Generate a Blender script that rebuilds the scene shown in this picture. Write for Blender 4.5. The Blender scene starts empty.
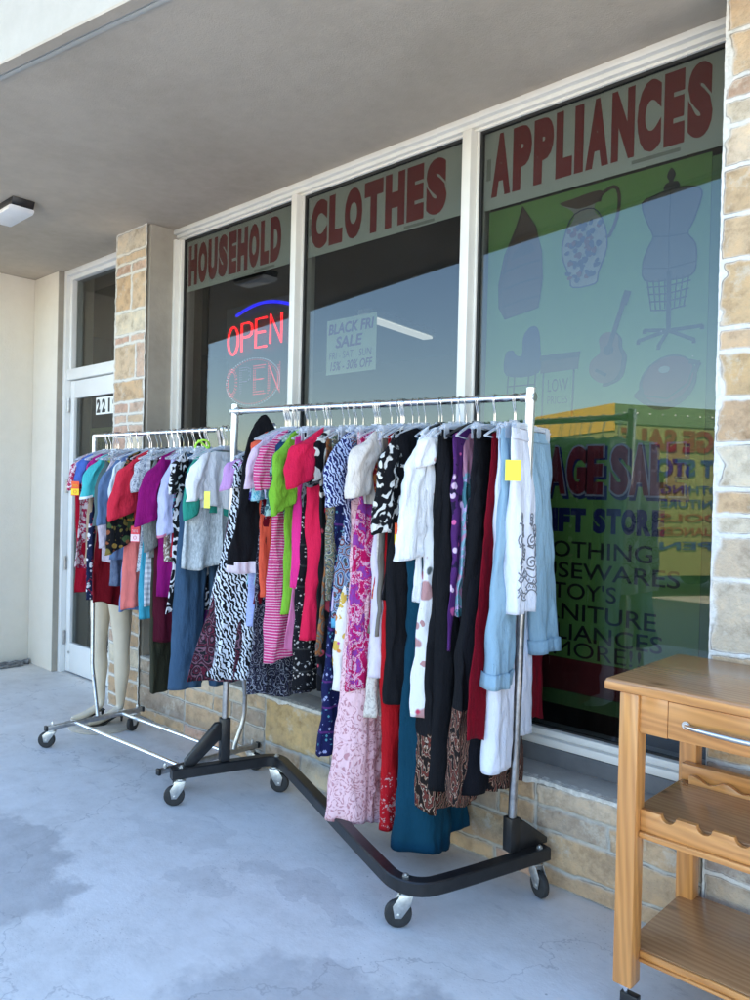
import bpy, bmesh, math, random
from mathutils import Vector, Matrix, noise
import numpy as np
random.seed(7)
R = math.radians
S = bpy.context.scene
COL = S.collection

# ------------------------------------------------------------------ camera (one real camera, eye height 1.55 m)
F, EYE = 780.0, 1.55
yaw, roll = math.atan(827/F), math.atan(0.0235)
pitch = math.atan((500-(473.5+827*0.0235))/F)
f0 = Vector((-math.cos(yaw), math.sin(yaw), 0)); r0 = Vector((math.sin(yaw), math.cos(yaw), 0)); u0 = Vector((0, 0, 1))
fw = f0*math.cos(pitch)-u0*math.sin(pitch); up = u0*math.cos(pitch)+f0*math.sin(pitch)
rt = r0*math.cos(roll)+up*math.sin(roll); ui = up*math.cos(roll)-r0*math.sin(roll)
EYEP = Vector((0, 0, EYE))
cam = bpy.data.cameras.new('camera'); co = bpy.data.objects.new('camera', cam); COL.objects.link(co)
co.matrix_world = Matrix(((rt.x, ui.x, -fw.x, 0), (rt.y, ui.y, -fw.y, 0), (rt.z, ui.z, -fw.z, EYE), (0, 0, 0, 1)))
cam.sensor_fit = 'VERTICAL'; cam.sensor_height = 24; cam.lens = 24*F/1000; cam.clip_end = 2000; cam.clip_start = .02
S.camera = co

def at(x, y, X=None, Y=None, Z=None):
    """measured photo position -> the real point on a given plane of the place"""
    d = fw*F+rt*(x-375)-ui*(y-500)
    if Y is not None: t = Y/d.y
    elif X is not None: t = X/d.x
    else: t = (Z-EYE)/d.z
    return EYEP+d*t

# ------------------------------------------------------------------ bookkeeping
def tag(o, label=None, cat=None, group=None, kind=None):
    if label: o['label'] = label
    if cat: o['category'] = cat
    if group: o['group'] = group
    if kind: o['kind'] = kind
    return o
def thing(name, label, cat, loc=(0, 0, 0), group=None, rz=0):
    o = bpy.data.objects.new(name, None); COL.objects.link(o); o.location = loc; o.rotation_euler = (0, 0, rz)
    o.empty_display_size = .05
    return tag(o, label, cat, group)
def put(o, parent, world=True):
    """link o under parent; mesh coordinates are world coordinates when world is True"""
    COL.objects.link(o)
    if parent:
        o.parent = parent
        if world:
            off = Vector((0, 0, 0)); p = parent
            while p: off += Vector(p.location); p = p.parent
            o.location = -off
    return o

class MB:
    def __init__(s): s.v = []; s.f = []; s.m = []
    def add(s, vs, fs, m=0):
        b = len(s.v); s.v += [tuple(v) for v in vs]
        for f in fs: s.f.append(tuple(i+b for i in f)); s.m.append(m)
        return s
    def box(s, x0, x1, y0, y1, z0, z1, m=0):
        return s.add([(x0,y0,z0),(x1,y0,z0),(x1,y1,z0),(x0,y1,z0),(x0,y0,z1),(x1,y0,z1),(x1,y1,z1),(x0,y1,z1)],
                     [(0,3,2,1),(4,5,6,7),(0,1,5,4),(1,2,6,5),(2,3,7,6),(3,0,4,7)], m)
    def obox(s, c, ax, ay, az, m=0):
        c, ax, ay, az = map(Vector, (c, ax, ay, az)); vs = []
        for k in (-1, 1):
            for i, j in ((-1,-1),(1,-1),(1,1),(-1,1)): vs.append(c+ax*i+ay*j+az*k)
        return s.add(vs, [(0,3,2,1),(4,5,6,7),(0,1,5,4),(1,2,6,5),(2,3,7,6),(3,0,4,7)], m)
    def tube(s, pts, r, n=10, m=0, closed=False, cap=True):
        pts = [Vector(p) for p in pts]; N = len(pts)
        rs = r if isinstance(r, (list, tuple)) else [r]*N
        vs = []; T = []
        for i in range(N):
            a = pts[(i-1) % N] if (closed or i > 0) else pts[i]; b = pts[(i+1) % N] if (closed or i < N-1) else pts[i]
            t = (b-a); t = t.normalized() if t.length > 1e-9 else Vector((0,0,1)); T.append(t)
        ref = Vector((0, 0, 1)) if abs(T[0].z) < .9 else Vector((1, 0, 0))
        u = (ref-T[0]*ref.dot(T[0])).normalized()
        for i in range(N):
            u = (u-T[i]*u.dot(T[i])); u = u.normalized() if u.length > 1e-6 else T[i].orthogonal().normalized()
            w = T[i].cross(u)
            for k in range(n):
                a = 2*math.pi*k/n; vs.append(pts[i]+(u*math.cos(a)+w*math.sin(a))*rs[i])
        fs = []
        for i in range(N if closed else N-1):
            j = (i+1) % N
            for k in range(n):
                l = (k+1) % n; fs.append((i*n+k, i*n+l, j*n+l, j*n+k))
        if cap and not closed:
            fs.append(tuple(range(n-1, -1, -1))); fs.append(tuple((N-1)*n+k for k in range(n)))
        return s.add(vs, fs, m)
    def prism(s, poly, o, ax, ay, ad, m=0):
        """poly in 2D -> extruded by vector ad"""
        o, ax, ay, ad = map(Vector, (o, ax, ay, ad)); n = len(poly)
        lo = [o+ax*p[0]+ay*p[1] for p in poly]; hi = [v+ad for v in lo]
        return s.add(lo+hi, [tuple(range(n-1, -1, -1)), tuple(range(n, 2*n))]+[(i, (i+1) % n, (i+1) % n+n, i+n) for i in range(n)], m)
    def build(s, name, mats, parent=None, bevel=0, smooth=True, world=True, seg=2, ang=35):
        me = bpy.data.meshes.new(name); me.from_pydata(s.v, [], s.f)
        if not isinstance(mats, (list, tuple)): mats = [mats]
        for m in mats: me.materials.append(m)
        me.polygons.foreach_set('material_index', s.m)
        bm = bmesh.new(); bm.from_mesh(me)
        bmesh.ops.recalc_face_normals(bm, faces=bm.faces)
        if bevel:
            es = [e for e in bm.edges if len(e.link_faces) == 2 and e.calc_face_angle(0) > R(30)]
            bmesh.ops.bevel(bm, geom=es, offset=bevel, segments=seg, affect='EDGES', clamp_overlap=True, profile=.5)
        bm.to_mesh(me); bm.free()
        if smooth:
            me.polygons.foreach_set('use_smooth', [True]*len(me.polygons)); me.set_sharp_from_angle(angle=R(ang))
        return put(bpy.data.objects.new(name, me), parent, world)

def text_mb(txt, x0, x1, z0, z1, Y, bold=0.0, depth=.002, shear=0, align=None):
    """lettering standing in an XZ plane facing -Y, fitted to the rectangle; returns an MB"""
    cu = bpy.data.curves.new('t', 'FONT'); cu.body = txt; cu.offset = bold; cu.extrude = 0; cu.shear = shear; cu.resolution_u = 4
    ob = bpy.data.objects.new('t', cu); COL.objects.link(ob)
    dg = bpy.context.evaluated_depsgraph_get(); dg.update()
    me = bpy.data.meshes.new_from_object(ob.evaluated_get(dg))
    vs = [v.co.copy() for v in me.vertices]; fs = [tuple(p.vertices) for p in me.polygons]
    bpy.data.objects.remove(ob); bpy.data.curves.remove(cu); bpy.data.meshes.remove(me)
    a = min(v.x for v in vs); b = max(v.x for v in vs); c = min(v.y for v in vs); d = max(v.y for v in vs)
    mb = MB(); mb.add([(x0+(v.x-a)/(b-a)*(x1-x0), Y, z0+(v.y-c)/(d-c)*(z1-z0)) for v in vs], fs)
    # thickness: second sheet behind
    return mb

# ------------------------------------------------------------------ materials
def nd(nt, t, ins=None, **props):
    n = nt.nodes.new(t)
    for k, v in props.items(): setattr(n, k, v)
    for k, v in (ins or {}).items():
        if isinstance(v, bpy.types.NodeSocket): nt.links.new(v, n.inputs[k])
        else: n.inputs[k].default_value = v
    return n
def mathn(nt, op, a, b=0.0, clamp=False):
    n = nd(nt, 'ShaderNodeMath', {0: a, 1: b}, operation=op); n.use_clamp = clamp; return n.outputs[0]
def c4(c): return (c[0], c[1], c[2], 1) if len(c) == 3 else c
def ramp(nt, fac, stops, const=False):
    n = nd(nt, 'ShaderNodeValToRGB', {0: fac}); cr = n.color_ramp
    if const: cr.interpolation = 'CONSTANT'
    while len(cr.elements) < len(stops): cr.elements.new(.5)
    for e, (p, c) in zip(cr.elements, stops): e.position = p; e.color = c4(c)
    return n.outputs[0]
def mixc(nt, f, a, b, mode='MIX'):
    n = nt.nodes.new('ShaderNodeMix'); n.data_type = 'RGBA'; n.blend_type = mode
    for k, v in ((0, f), (6, a), (7, b)):
        if isinstance(v, bpy.types.NodeSocket): nt.links.new(v, n.inputs[k])
        else: n.inputs[k].default_value = c4(v) if k else v
    return n.outputs[2]
def new_mat(name):
    m = bpy.data.materials.new(name); m.use_nodes = True; nt = m.node_tree; nt.nodes.clear()
    out = nt.nodes.new('ShaderNodeOutputMaterial'); b = nt.nodes.new('ShaderNodeBsdfPrincipled'); nt.links.new(b.outputs[0], out.inputs[0])
    return m, nt, b, out
def ocoord(nt, scale=(1, 1, 1), loc=(0, 0, 0), rot=(0, 0, 0)):
    tc = nd(nt, 'ShaderNodeTexCoord'); return nd(nt, 'ShaderNodeMapping', {0: tc.outputs['Object'], 1: loc, 2: rot, 3: scale}).outputs[0]
def noi(nt, vec, sc, det=3, rough=.5, col=False):
    n = nd(nt, 'ShaderNodeTexNoise', {'Vector': vec, 'Scale': sc, 'Detail': det, 'Roughness': rough}); return n.outputs[1 if col else 0]
def bump(nt, b, h, dist=.002, st=1.0):
    n = nd(nt, 'ShaderNodeBump', {'Height': h, 'Distance': dist, 'Strength': st}); nt.links.new(n.outputs[0], b.inputs['Normal'])
def setc(nt, b, c):
    if isinstance(c, bpy.types.NodeSocket): nt.links.new(c, b.inputs['Base Color'])
    else: b.inputs['Base Color'].default_value = c4(c)

def plain(name, c, rough=.5, metal=0, var=.08, vs=8, bmp=0, bs=80, spec=.5, coat=0):
    m, nt, b, _ = new_mat(name); v = ocoord(nt)
    n = noi(nt, v, vs, 4, .6)
    lo = tuple(x*(1-var) for x in c); hi = tuple(min(1, x*(1+var)) for x in c)
    setc(nt, b, ramp(nt, n, [(.3, lo), (.7, hi)]))
    b.inputs['Roughness'].default_value = rough; b.inputs['Metallic'].default_value = metal; b.inputs['Specular IOR Level'].default_value = spec
    b.inputs['Coat Weight'].default_value = coat
    if bmp: bump(nt, b, noi(nt, v, bs, 3), bmp)
    return m
def emis(name, c, st):
    m, nt, b, _ = new_mat(name); b.inputs['Base Color'].default_value = c4(c); b.inputs['Emission Color'].default_value = c4(c); b.inputs['Emission Strength'].default_value = st
    return m

M = {}
M['frame'] = plain('white_painted_frame', (.74, .72, .67), .38, var=.05, vs=5, bmp=.0006, bs=30)
M['door'] = plain('white_door_paint', (.78, .78, .77), .35, var=.04, vs=4, bmp=.0005, bs=30)
M['chrome'] = plain('chrome', (.92, .92, .93), .09, 1, var=.1, vs=40)
M['steel'] = plain('worn_steel', (.42, .42, .43), .32, 1, var=.25, vs=30, bmp=.0003, bs=150)
M['zinc'] = plain('zinc', (.6, .6, .58), .4, 1, var=.2, vs=60)
M['brushed'] = plain('brushed_nickel', (.62, .6, .57), .28, 1, var=.08)
M['blackpaint'] = plain('black_enamel', (.010, .010, .011), .38, var=.5, vs=25, bmp=.0006, bs=60, coat=.05)
M['rubber'] = plain('black_rubber', (.018, .018, .019), .65, var=.3, vs=60)
M['blackplastic'] = plain('black_plastic', (.015, .015, .016), .4)
M['mannequin'] = plain('cream_fibreglass', (.62, .53, .40), .35, var=.05, vs=10, spec=.6)
M['gap'] = plain('dark_gasket', (.01, .01, .01), .6)
M['paper'] = plain('white_sign_vinyl', (.86, .87, .84), .6, var=.05)
M['redletter'] = plain('dark_red_vinyl', (.40, .018, .028), .5, var=.05)
M['greypaint'] = None

def stucco(name, c, c2, bmpd=.004, sc=60, big=1.2, speck=None):
    m, nt, b, _ = new_mat(name); v = ocoord(nt)
    n1 = noi(nt, v, big, 5, .6); n2 = noi(nt, v, 14, 4, .6)
    a = mathn(nt, 'ADD', mathn(nt, 'MULTIPLY', n1, .75), mathn(nt, 'MULTIPLY', n2, .25))
    setc(nt, b, ramp(nt, a, [(.36, c), (.62, c2)])); b.inputs['Roughness'].default_value = .85; b.inputs['Specular IOR Level'].default_value = .25
    h = mathn(nt, 'ADD', noi(nt, v, sc, 5, .65), mathn(nt, 'MULTIPLY', noi(nt, v, 7, 3), .8)); bump(nt, b, h, bmpd, .8)
    return m
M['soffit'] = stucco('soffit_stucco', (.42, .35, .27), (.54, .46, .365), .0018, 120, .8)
M['cream'] = stucco('cream_stucco', (.72, .665, .58), (.78, .73, .645), .003, 60, .8)
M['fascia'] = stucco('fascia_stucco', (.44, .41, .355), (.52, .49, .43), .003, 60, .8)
M['plaster'] = stucco('grey_plaster', (.31, .28, .235), (.39, .355, .30), .003, 40, 2.5)
M['sillc'] = stucco('sill_concrete', (.36, .345, .32), (.47, .45, .42), .003, 60, 3)
M['silldark'] = stucco('sill_dark_grey', (.115, .12, .13), (.17, .175, .185), .002, 60, 3)  # riser strip, darker grey than the sill concrete
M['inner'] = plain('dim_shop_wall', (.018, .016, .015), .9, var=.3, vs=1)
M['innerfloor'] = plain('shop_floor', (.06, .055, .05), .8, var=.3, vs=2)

def sidewalk_mat():
    m, nt, b, _ = new_mat('painted_concrete'); v = ocoord(nt)
    n1 = noi(nt, v, 1.5, 6, .62); n2 = noi(nt, v, 9, 5, .65); n3 = noi(nt, v, 70, 3, .6)
    a = mathn(nt, 'ADD', mathn(nt, 'MULTIPLY', n1, .6), mathn(nt, 'MULTIPLY', n2, .4))
    c = ramp(nt, a, [(.36, (.67, .645, .61)), (.47, (.78, .755, .72)), (.60, (.86, .84, .81))])
    wob = nd(nt, 'ShaderNodeVectorMath', {0: noi(nt, v, 2.6, 5, .6, True), 1: (.5, .5, .5)}, operation='SUBTRACT').outputs[0]
    wob = nd(nt, 'ShaderNodeVectorMath', {0: wob, 3: .75}, operation='SCALE').outputs[0]
    vv = nd(nt, 'ShaderNodeVectorMath', {0: v, 1: wob}, operation='ADD').outputs[0]
    mask = None
    for (cx, cy, rx, ry, k) in ((-3.35, 1.22, .62, .36, .85), (-1.55, 1.42, .62, .42, .7), (-4.6, .9, .5, .5, .6), (-2.25, 2.02, .34, .10, .35), (-2.6, 1.75, .20, .07, .3), (-3.0, 2.0, .3, .08, .2)):
        d = nd(nt, 'ShaderNodeVectorMath', {0: vv, 1: (cx, cy, 0)}, operation='SUBTRACT').outputs[0]
        d = nd(nt, 'ShaderNodeVectorMath', {0: d, 1: (1/rx, 1/ry, 0)}, operation='MULTIPLY').outputs[0]
        l = nd(nt, 'ShaderNodeVectorMath', {0: d}, operation='LENGTH').outputs['Value']
        r = nd(nt, 'ShaderNodeMapRange', {0: l, 1: .86, 2: 1.0, 3: k, 4: 0.0}).outputs[0]
        mask = r if mask is None else mathn(nt, 'MAXIMUM', mask, r)
    c = mixc(nt, mask, c, ramp(nt, n2, [(.35, (.46, .455, .45)), (.65, (.56, .555, .55))]))
    # broad scuffing, stains and dark specks
    sc = mathn(nt, 'MULTIPLY', ramp(nt, noi(nt, nd(nt, 'ShaderNodeMapping', {0: v, 2: (0, 0, .6), 3: (4, 14, 1)}).outputs[0], 1.3, 6, .7), [(.58, (0, 0, 0)), (.72, (1, 1, 1))]), .35)
    c = mixc(nt, sc, c, (.30, .30, .315))
    vo = nd(nt, 'ShaderNodeTexVoronoi', {'Vector': v, 'Scale': 9.0}); sp = ramp(nt, vo.outputs['Distance'], [(.03, (1, 1, 1)), (.06, (0, 0, 0))])
    sp = mathn(nt, 'MULTIPLY', sp, ramp(nt, noi(nt, v, 5, 2), [(.5, (0, 0, 0)), (.6, (1, 1, 1))]))
    c = mixc(nt, mathn(nt, 'MULTIPLY', sp, .6), c, (.13, .13, .14))
    gr = ramp(nt, nd(nt, 'ShaderNodeTexVoronoi', {'Vector': v, 'Scale': 55.0}).outputs['Distance'], [(.10, (1, 1, 1)), (.18, (0, 0, 0))])
    c = mixc(nt, mathn(nt, 'MULTIPLY', mathn(nt, 'MULTIPLY', gr, ramp(nt, noi(nt, v, 3.3, 4), [(.42, (0, 0, 0)), (.7, (1, 1, 1))])), .5), c, (.26, .25, .24))
    cr = nd(nt, 'ShaderNodeTexVoronoi', {'Vector': vv, 'Scale': .55}, feature='DISTANCE_TO_EDGE').outputs[0]
    c = mixc(nt, mathn(nt, 'MULTIPLY', ramp(nt, cr, [(.0015, (1, 1, 1)), (.004, (0, 0, 0))]), .35), c, (.2, .2, .21))
    setc(nt, b, c)
    b.inputs['Roughness'].default_value = .72
    nt.links.new(ramp(nt, mathn(nt, 'ADD', n2, mask), [(.3, (.8, .8, .8)), (1.2, (.55, .55, .55))]), b.inputs['Roughness'])
    h = mathn(nt, 'ADD', mathn(nt, 'MULTIPLY', n3, .4), mathn(nt, 'SUBTRACT', n2, mathn(nt, 'MULTIPLY', mask, .5))); bump(nt, b, h, .003, .6)
    return m
M['sidewalk'] = sidewalk_mat()
M['lot'] = stucco('parking_lot_concrete', (.44, .40, .34), (.52, .475, .41), .01, 20, .3)

def stone_mat():
    m, nt, b, _ = new_mat('limestone_blocks'); v = ocoord(nt)
    at_ = nd(nt, 'ShaderNodeAttribute', attribute_name='stone').outputs['Color']
    n1 = noi(nt, v, 13, 6, .68); n2 = noi(nt, v, 45, 5, .7); n3 = noi(nt, v, 5, 5, .65)
    c = mixc(nt, 1.0, at_, ramp(nt, n1, [(.28, (.58, .54, .50)), (.5, (1, 1, 1)), (.72, (1.22, 1.15, 1.05))]), 'MULTIPLY')
    c = mixc(nt, mathn(nt, 'MULTIPLY', ramp(nt, n3, [(.50, (0, 0, 0)), (.64, (1, 1, 1))]), .3), c, (.34, .25, .18))
    c = mixc(nt, mathn(nt, 'MULTIPLY', ramp(nt, noi(nt, nd(nt, 'ShaderNodeMapping', {0: v, 1: (3, 1, 7)}).outputs[0], 9, 6, .7), [(.56, (0, 0, 0)), (.66, (1, 1, 1))]), .55), c, (.62, .57, .48))
    mo = nd(nt, 'ShaderNodeAttribute', attribute_name='mortar')
    ma2 = nd(nt, 'ShaderNodeAttribute', attribute_name='mortar_amount').outputs['Fac']
    crack = mathn(nt, 'MULTIPLY', ramp(nt, ma2, [(.35, (0, 0, 0)), (.6, (1, 1, 1)), (.85, (0, 0, 0))]), ramp(nt, noi(nt, v, 6, 4, .6), [(.42, (0, 0, 0)), (.55, (1, 1, 1))]))
    c = mixc(nt, mo.outputs['Fac'], c, mixc(nt, n2, mo.outputs['Color'], (.62, .60, .55)))
    c = mixc(nt, mathn(nt, 'MULTIPLY', crack, .75), c, (.09, .075, .06))
    setc(nt, b, c); b.inputs['Roughness'].default_value = .85; b.inputs['Specular IOR Level'].default_value = .3
    bump(nt, b, mathn(nt, 'ADD', n1, mathn(nt, 'MULTIPLY', n2, .8)), .012, 1.0)
    return m

def glass_mat(name, tint, r0=.05):
    m = bpy.data.materials.new(name); m.use_nodes = True; nt = m.node_tree; nt.nodes.clear()
    out = nt.nodes.new('ShaderNodeOutputMaterial')
    tr = nd(nt, 'ShaderNodeBsdfTransparent', {0: c4(tint)}); gl = nd(nt, 'ShaderNodeBsdfGlossy', {0: (1, 1, 1, 1), 'Roughness': 0.0})
    ge = nd(nt, 'ShaderNodeNewGeometry')
    dt = nd(nt, 'ShaderNodeVectorMath', {0: ge.outputs['Normal'], 1: ge.outputs['Incoming']}, operation='DOT_PRODUCT').outputs['Value']
    c = mathn(nt, 'SUBTRACT', 1.0, mathn(nt, 'ABSOLUTE', dt), True)
    f = mathn(nt, 'ADD', mathn(nt, 'MULTIPLY', mathn(nt, 'POWER', c, 5.0), 1-r0), r0)
    # dust film and smears on the pane
    v = ocoord(nt); film = mathn(nt, 'MULTIPLY', ramp(nt, noi(nt, v, 3, 5, .6), [(.35, (0, 0, 0)), (.8, (1, 1, 1))]), .006)
    vo = nd(nt, 'ShaderNodeTexVoronoi', {'Vector': v, 'Scale': 22.0}).outputs['Distance']
    sp = mathn(nt, 'MULTIPLY', ramp(nt, vo, [(.035, (1, 1, 1)), (.06, (0, 0, 0))]), mathn(nt, 'MULTIPLY', ramp(nt, noi(nt, v, 2.1, 2), [(.56, (0, 0, 0)), (.7, (1, 1, 1))]), .5))
    film = mathn(nt, 'MAXIMUM', film, sp)
    mx = nd(nt, 'ShaderNodeMixShader', {0: f, 1: tr.outputs[0], 2: gl.outputs[0]})
    df = nd(nt, 'ShaderNodeBsdfDiffuse', {0: (.6, .6, .6, 1)})
    mx2 = nd(nt, 'ShaderNodeMixShader', {0: film, 1: mx.outputs[0], 2: df.outputs[0]})
    nt.links.new(mx2.outputs[0], out.inputs[0]); return m
M['glass'] = glass_mat('tinted_glass', (.60, .62, .60), .050)

def wood_mat(name, axis, c1=(.54, .235, .066), c2=(.38, .145, .036)):
    m, nt, b, _ = new_mat(name)
    sc = {'x': (1.2, 17, 17), 'y': (17, 1.2, 17), 'z': (17, 17, 1.2)}[axis]
    v = ocoord(nt, sc, (1.3, 2.1, .7)); wn = noi(nt, v, 1.4, 4, .55)
    w = nd(nt, 'ShaderNodeTexWave', {'Vector': v, 'Scale': 1.5, 'Distortion': 5.5, 'Detail': 2.5, 'Detail Scale': 1.1}, bands_direction='DIAGONAL').outputs[1]
    fine = noi(nt, nd(nt, 'ShaderNodeMapping', {0: v, 3: tuple(1 if abs(k-1.2) < .1 else 6 for k in sc)}).outputs[0], 2.2, 5, .7)
    a = mathn(nt, 'ADD', mathn(nt, 'MULTIPLY', w, .34), mathn(nt, 'ADD', mathn(nt, 'MULTIPLY', wn, .38), mathn(nt, 'MULTIPLY', fine, .42)))
    kn = nd(nt, 'ShaderNodeTexVoronoi', {'Vector': ocoord(nt, tuple(2.2 if abs(k-1.2) < .1 else 5 for k in sc), (.37, .2, .45)), 'Scale': 1.0}).outputs['Distance']
    knm = ramp(nt, kn, [(.03, (1, 1, 1)), (.09, (0, 0, 0))])
    c = ramp(nt, a, [(.22, tuple(k*1.22 for k in c1)), (.5, c1), (.72, tuple((p+q)/2 for p, q in zip(c1, c2))), (.88, c2)])
    c = mixc(nt, mathn(nt, 'MULTIPLY', knm, .7), c, (.16, .06, .02))
    setc(nt, b, c); b.inputs['Roughness'].default_value = .3; b.inputs['Coat Weight'].default_value = .35; b.inputs['Coat Roughness'].default_value = .18
    bump(nt, b, fine, .0006, .5); return m
for ax in 'xyz': M['wood'+ax] = wood_mat('varnished_pine_'+ax, ax)
M['woodtop'] = wood_mat('varnished_pine_top', 'x', (.42, .215, .095), (.31, .145, .058))
M['woodtop'].node_tree.nodes['Principled BSDF'].inputs['Roughness'].default_value = .22
# ------------------------------------------------------------------ setting: ground
GY, WY = 3.002, 2.77        # glass plane and stone face
def ground():
    mb = MB(); mb.box(-40, 30, -2.2, 3.09, -.14, 0); mb.build('sidewalk', M['sidewalk'], bevel=.012)['kind'] = 'structure'
    mb = MB(); mb.box(-400, 400, -400, 400, -.3, -.145); mb.build('parking_lot', M['lot'])['kind'] = 'structure'
ground()

# ------------------------------------------------------------------ stone relief
def stones_mesh(name, rects, x0, x1, z0, z1, Y, res, mort, parent, label=None, side=None, depth=.012, jw=.006, wild=.004, mstyle=None):
    """one relief sheet: every stone (x0,x1,z0,z1,colour) stands proud of the joints"""
    nx = int((x1-x0)/res)+1; nz = int((z1-z0)/res)+1
    xs = np.linspace(x0, x1, nx); zs = np.linspace(z0, z1, nz); X, Z = np.meshgrid(xs, zs)
    rng = np.random.RandomState(5)
    def vnoise(sc, seed, amp=1.0):
        r = np.random.RandomState(seed); g = r.rand(64, 64)
        u = (X*sc+100) % 63; v = (Z*sc+100) % 63; i = u.astype(int); j = v.astype(int); fu = u-i; fv = v-j
        fu = fu*fu*(3-2*fu); fv = fv*fv*(3-2*fv)
        return ((g[j, i]*(1-fu)+g[j, i+1]*fu)*(1-fv)+(g[j+1, i]*(1-fu)+g[j+1, i+1]*fu)*fv-.5)*amp
    Xw = X+vnoise(14, 1, wild*2)+vnoise(45, 2, wild); Zw = Z+vnoise(14, 3, wild*2)+vnoise(45, 4, wild)
    H = np.zeros_like(X); C = np.ones(X.shape+(3,))*.5; Mo = np.ones_like(X)
    for (a, b, c, d, colr) in rects:
        dd = np.minimum(np.minimum(Xw-a, b-Xw), np.minimum(Zw-c, d-Zw))
        ins = dd > jw/2
        h = np.clip((dd-jw/2)/.010, 0, 1); h = np.sqrt(np.clip(h*(2-h), 0, 1))
        off = rng.uniform(-.2, .35)
        H = np.where(ins, h*(1+off*.4)+.0, H); C[ins] = colr; 
        Mo = np.where(dd > jw/2+.0, np.clip(1-(dd-jw/2)/.008, 0, 1), Mo)
    rough = vnoise(30, 7, .25)+vnoise(80, 8, .15)
    P = depth*(H+rough*.8)
    if mstyle == 'weep':      # mortar squeezed out of the joints and smeared over the edges
        P = np.where(Mo > .6, depth*(1.15+rough*1.6), P)
    Yv = Y-P
    vs = np.stack([X, Yv, Z], -1).reshape(-1, 3)
    idx = np.arange(nx*nz).reshape(nz, nx)
    fs = np.stack([idx[:-1, :-1], idx[:-1, 1:], idx[1:, 1:], idx[1:, :-1]], -1).reshape(-1, 4)
    me = bpy.data.meshes.new(name); me.from_pydata(vs.tolist(), [], fs.tolist()); me.materials.append(M['stone'])
    me.polygons.foreach_set('use_smooth', [True]*len(me.polygons))
    smear = np.clip((vnoise(22, 11)+.5-.47)*5, 0, 1)
    if mstyle:
        e = np.minimum(X-x0, x1-X)
        if side is not None: e = X-x0
        sm2 = np.clip((side[0] if side else .02) + vnoise(12, 12, side[1] if side else .03)+vnoise(40, 13, .02)-e, 0, 1)*60
        Mo = np.maximum(Mo, np.clip(sm2, 0, 1))
    ca = me.color_attributes.new('stone', 'FLOAT_COLOR', 'POINT'); ca.data.foreach_set('color', np.concatenate([C, np.ones(X.shape+(1,))], -1).ravel())
    mc = np.ones(X.shape+(4,)); mc[..., :3] = mort; dark = np.clip(1-np.abs(H-.0)*9, 0, 1)
    ma = me.attributes.new('mortar', 'FLOAT_COLOR', 'POINT'); ma.data.foreach_set('color', mc.ravel())
    return me, Mo, X, H

def stone_nodes():
    m = stone_mat(); nt = m.node_tree
    # mortar amount is its own attribute
    for n in nt.nodes:
        if n.type == 'ATTRIBUTE' and n.attribute_name == 'mortar':
            n2 = nd(nt, 'ShaderNodeAttribute', attribute_name='mortar_amount')
            for l in list(nt.links):
                if l.from_node == n and l.from_socket.name == 'Fac':
                    t = l.to_socket; nt.links.remove(l); nt.links.new(n2.outputs['Fac'], t)
            break
    return m
M['stone'] = stone_nodes()
def stone_part(name, *a, **k):
    parent = k.pop('par'); me, Mo, X, H = stones_mesh(name, *a, mort=k.pop('mort'), parent=None, **k)
    at_ = me.attributes.new('mortar_amount', 'FLOAT', 'POINT'); at_.data.foreach_set('value', Mo.ravel().astype(np.float32))
    return put(bpy.data.objects.new(name, me), parent)

TAN = [(.55, .385, .235), (.59, .445, .30), (.50, .345, .215), (.63, .51, .38), (.56, .40, .255)]
PINK = [(.55, .36, .27), (.50, .33, .25), (.58, .42, .32)]
PALE = [(.66, .58, .44), (.62, .54, .42)]
GREYS = [(.44, .355, .275), (.48, .395, .31), (.40, .315, .245)]

bld = thing('store_building', 'cream stucco thrift store front with stone pillars and a deep flat canopy', 'building', (-3, 5, 0))

def left_pillar():
    zz = [0, .09, .22, .31, .45, .55, .68, .84, .95, 1.10, 1.22, 1.40, 1.52, 1.63, 1.78, 1.905, 1.989, 2.058, 2.142, 2.295, 2.547, 2.609, 2.77, 3.029, 3.106, 3.177, 3.33]
    rects = []; x0, x1 = -5.172, -4.757; rnd = random.Random(3)
    for i in range(len(zz)-1):
        a, b = zz[i], zz[i+1]; h = b-a
        if abs(a-2.295) < .01: rects += [(x0, -4.88, a, b, TAN[1]), (-4.88, x1, a, b, PINK[2])]
        elif abs(a-2.77) < .01: rects += [(x0, -4.955, a, b, TAN[0]), (-4.955, x1, a, b, TAN[1])]
        elif abs(a-2.547) < .01 or abs(a-3.029) < .01 or abs(a-2.058) < .01 or abs(a-1.905) < .01: rects += [(x0, -4.96, a, b, PINK[0]), (-4.96, x1, a, b, PINK[2])]
        elif h > .13 or rnd.random() < .5: rects.append((x0, x1, a, b, rnd.choice(PALE+TAN)))
        else:
            s = x0+(x1-x0)*rnd.uniform(.35, .65); rects += [(x0, s, a, b, rnd.choice(TAN+PINK)), (s, x1, a, b, rnd.choice(TAN+PALE))]
    stone_part('stone_pillar', rects, x0, x1, 0, 3.33, WY, .006, par=bld, mort=(.78, .74, .66), depth=.018, jw=.013, mstyle='weep')
    mb = MB(); mb.box(x0, x1, WY+.001, 3.2, 0, 3.33); mb.build('pillar_core', M['plaster'], bld, bevel=.004)
left_pillar()
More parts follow.
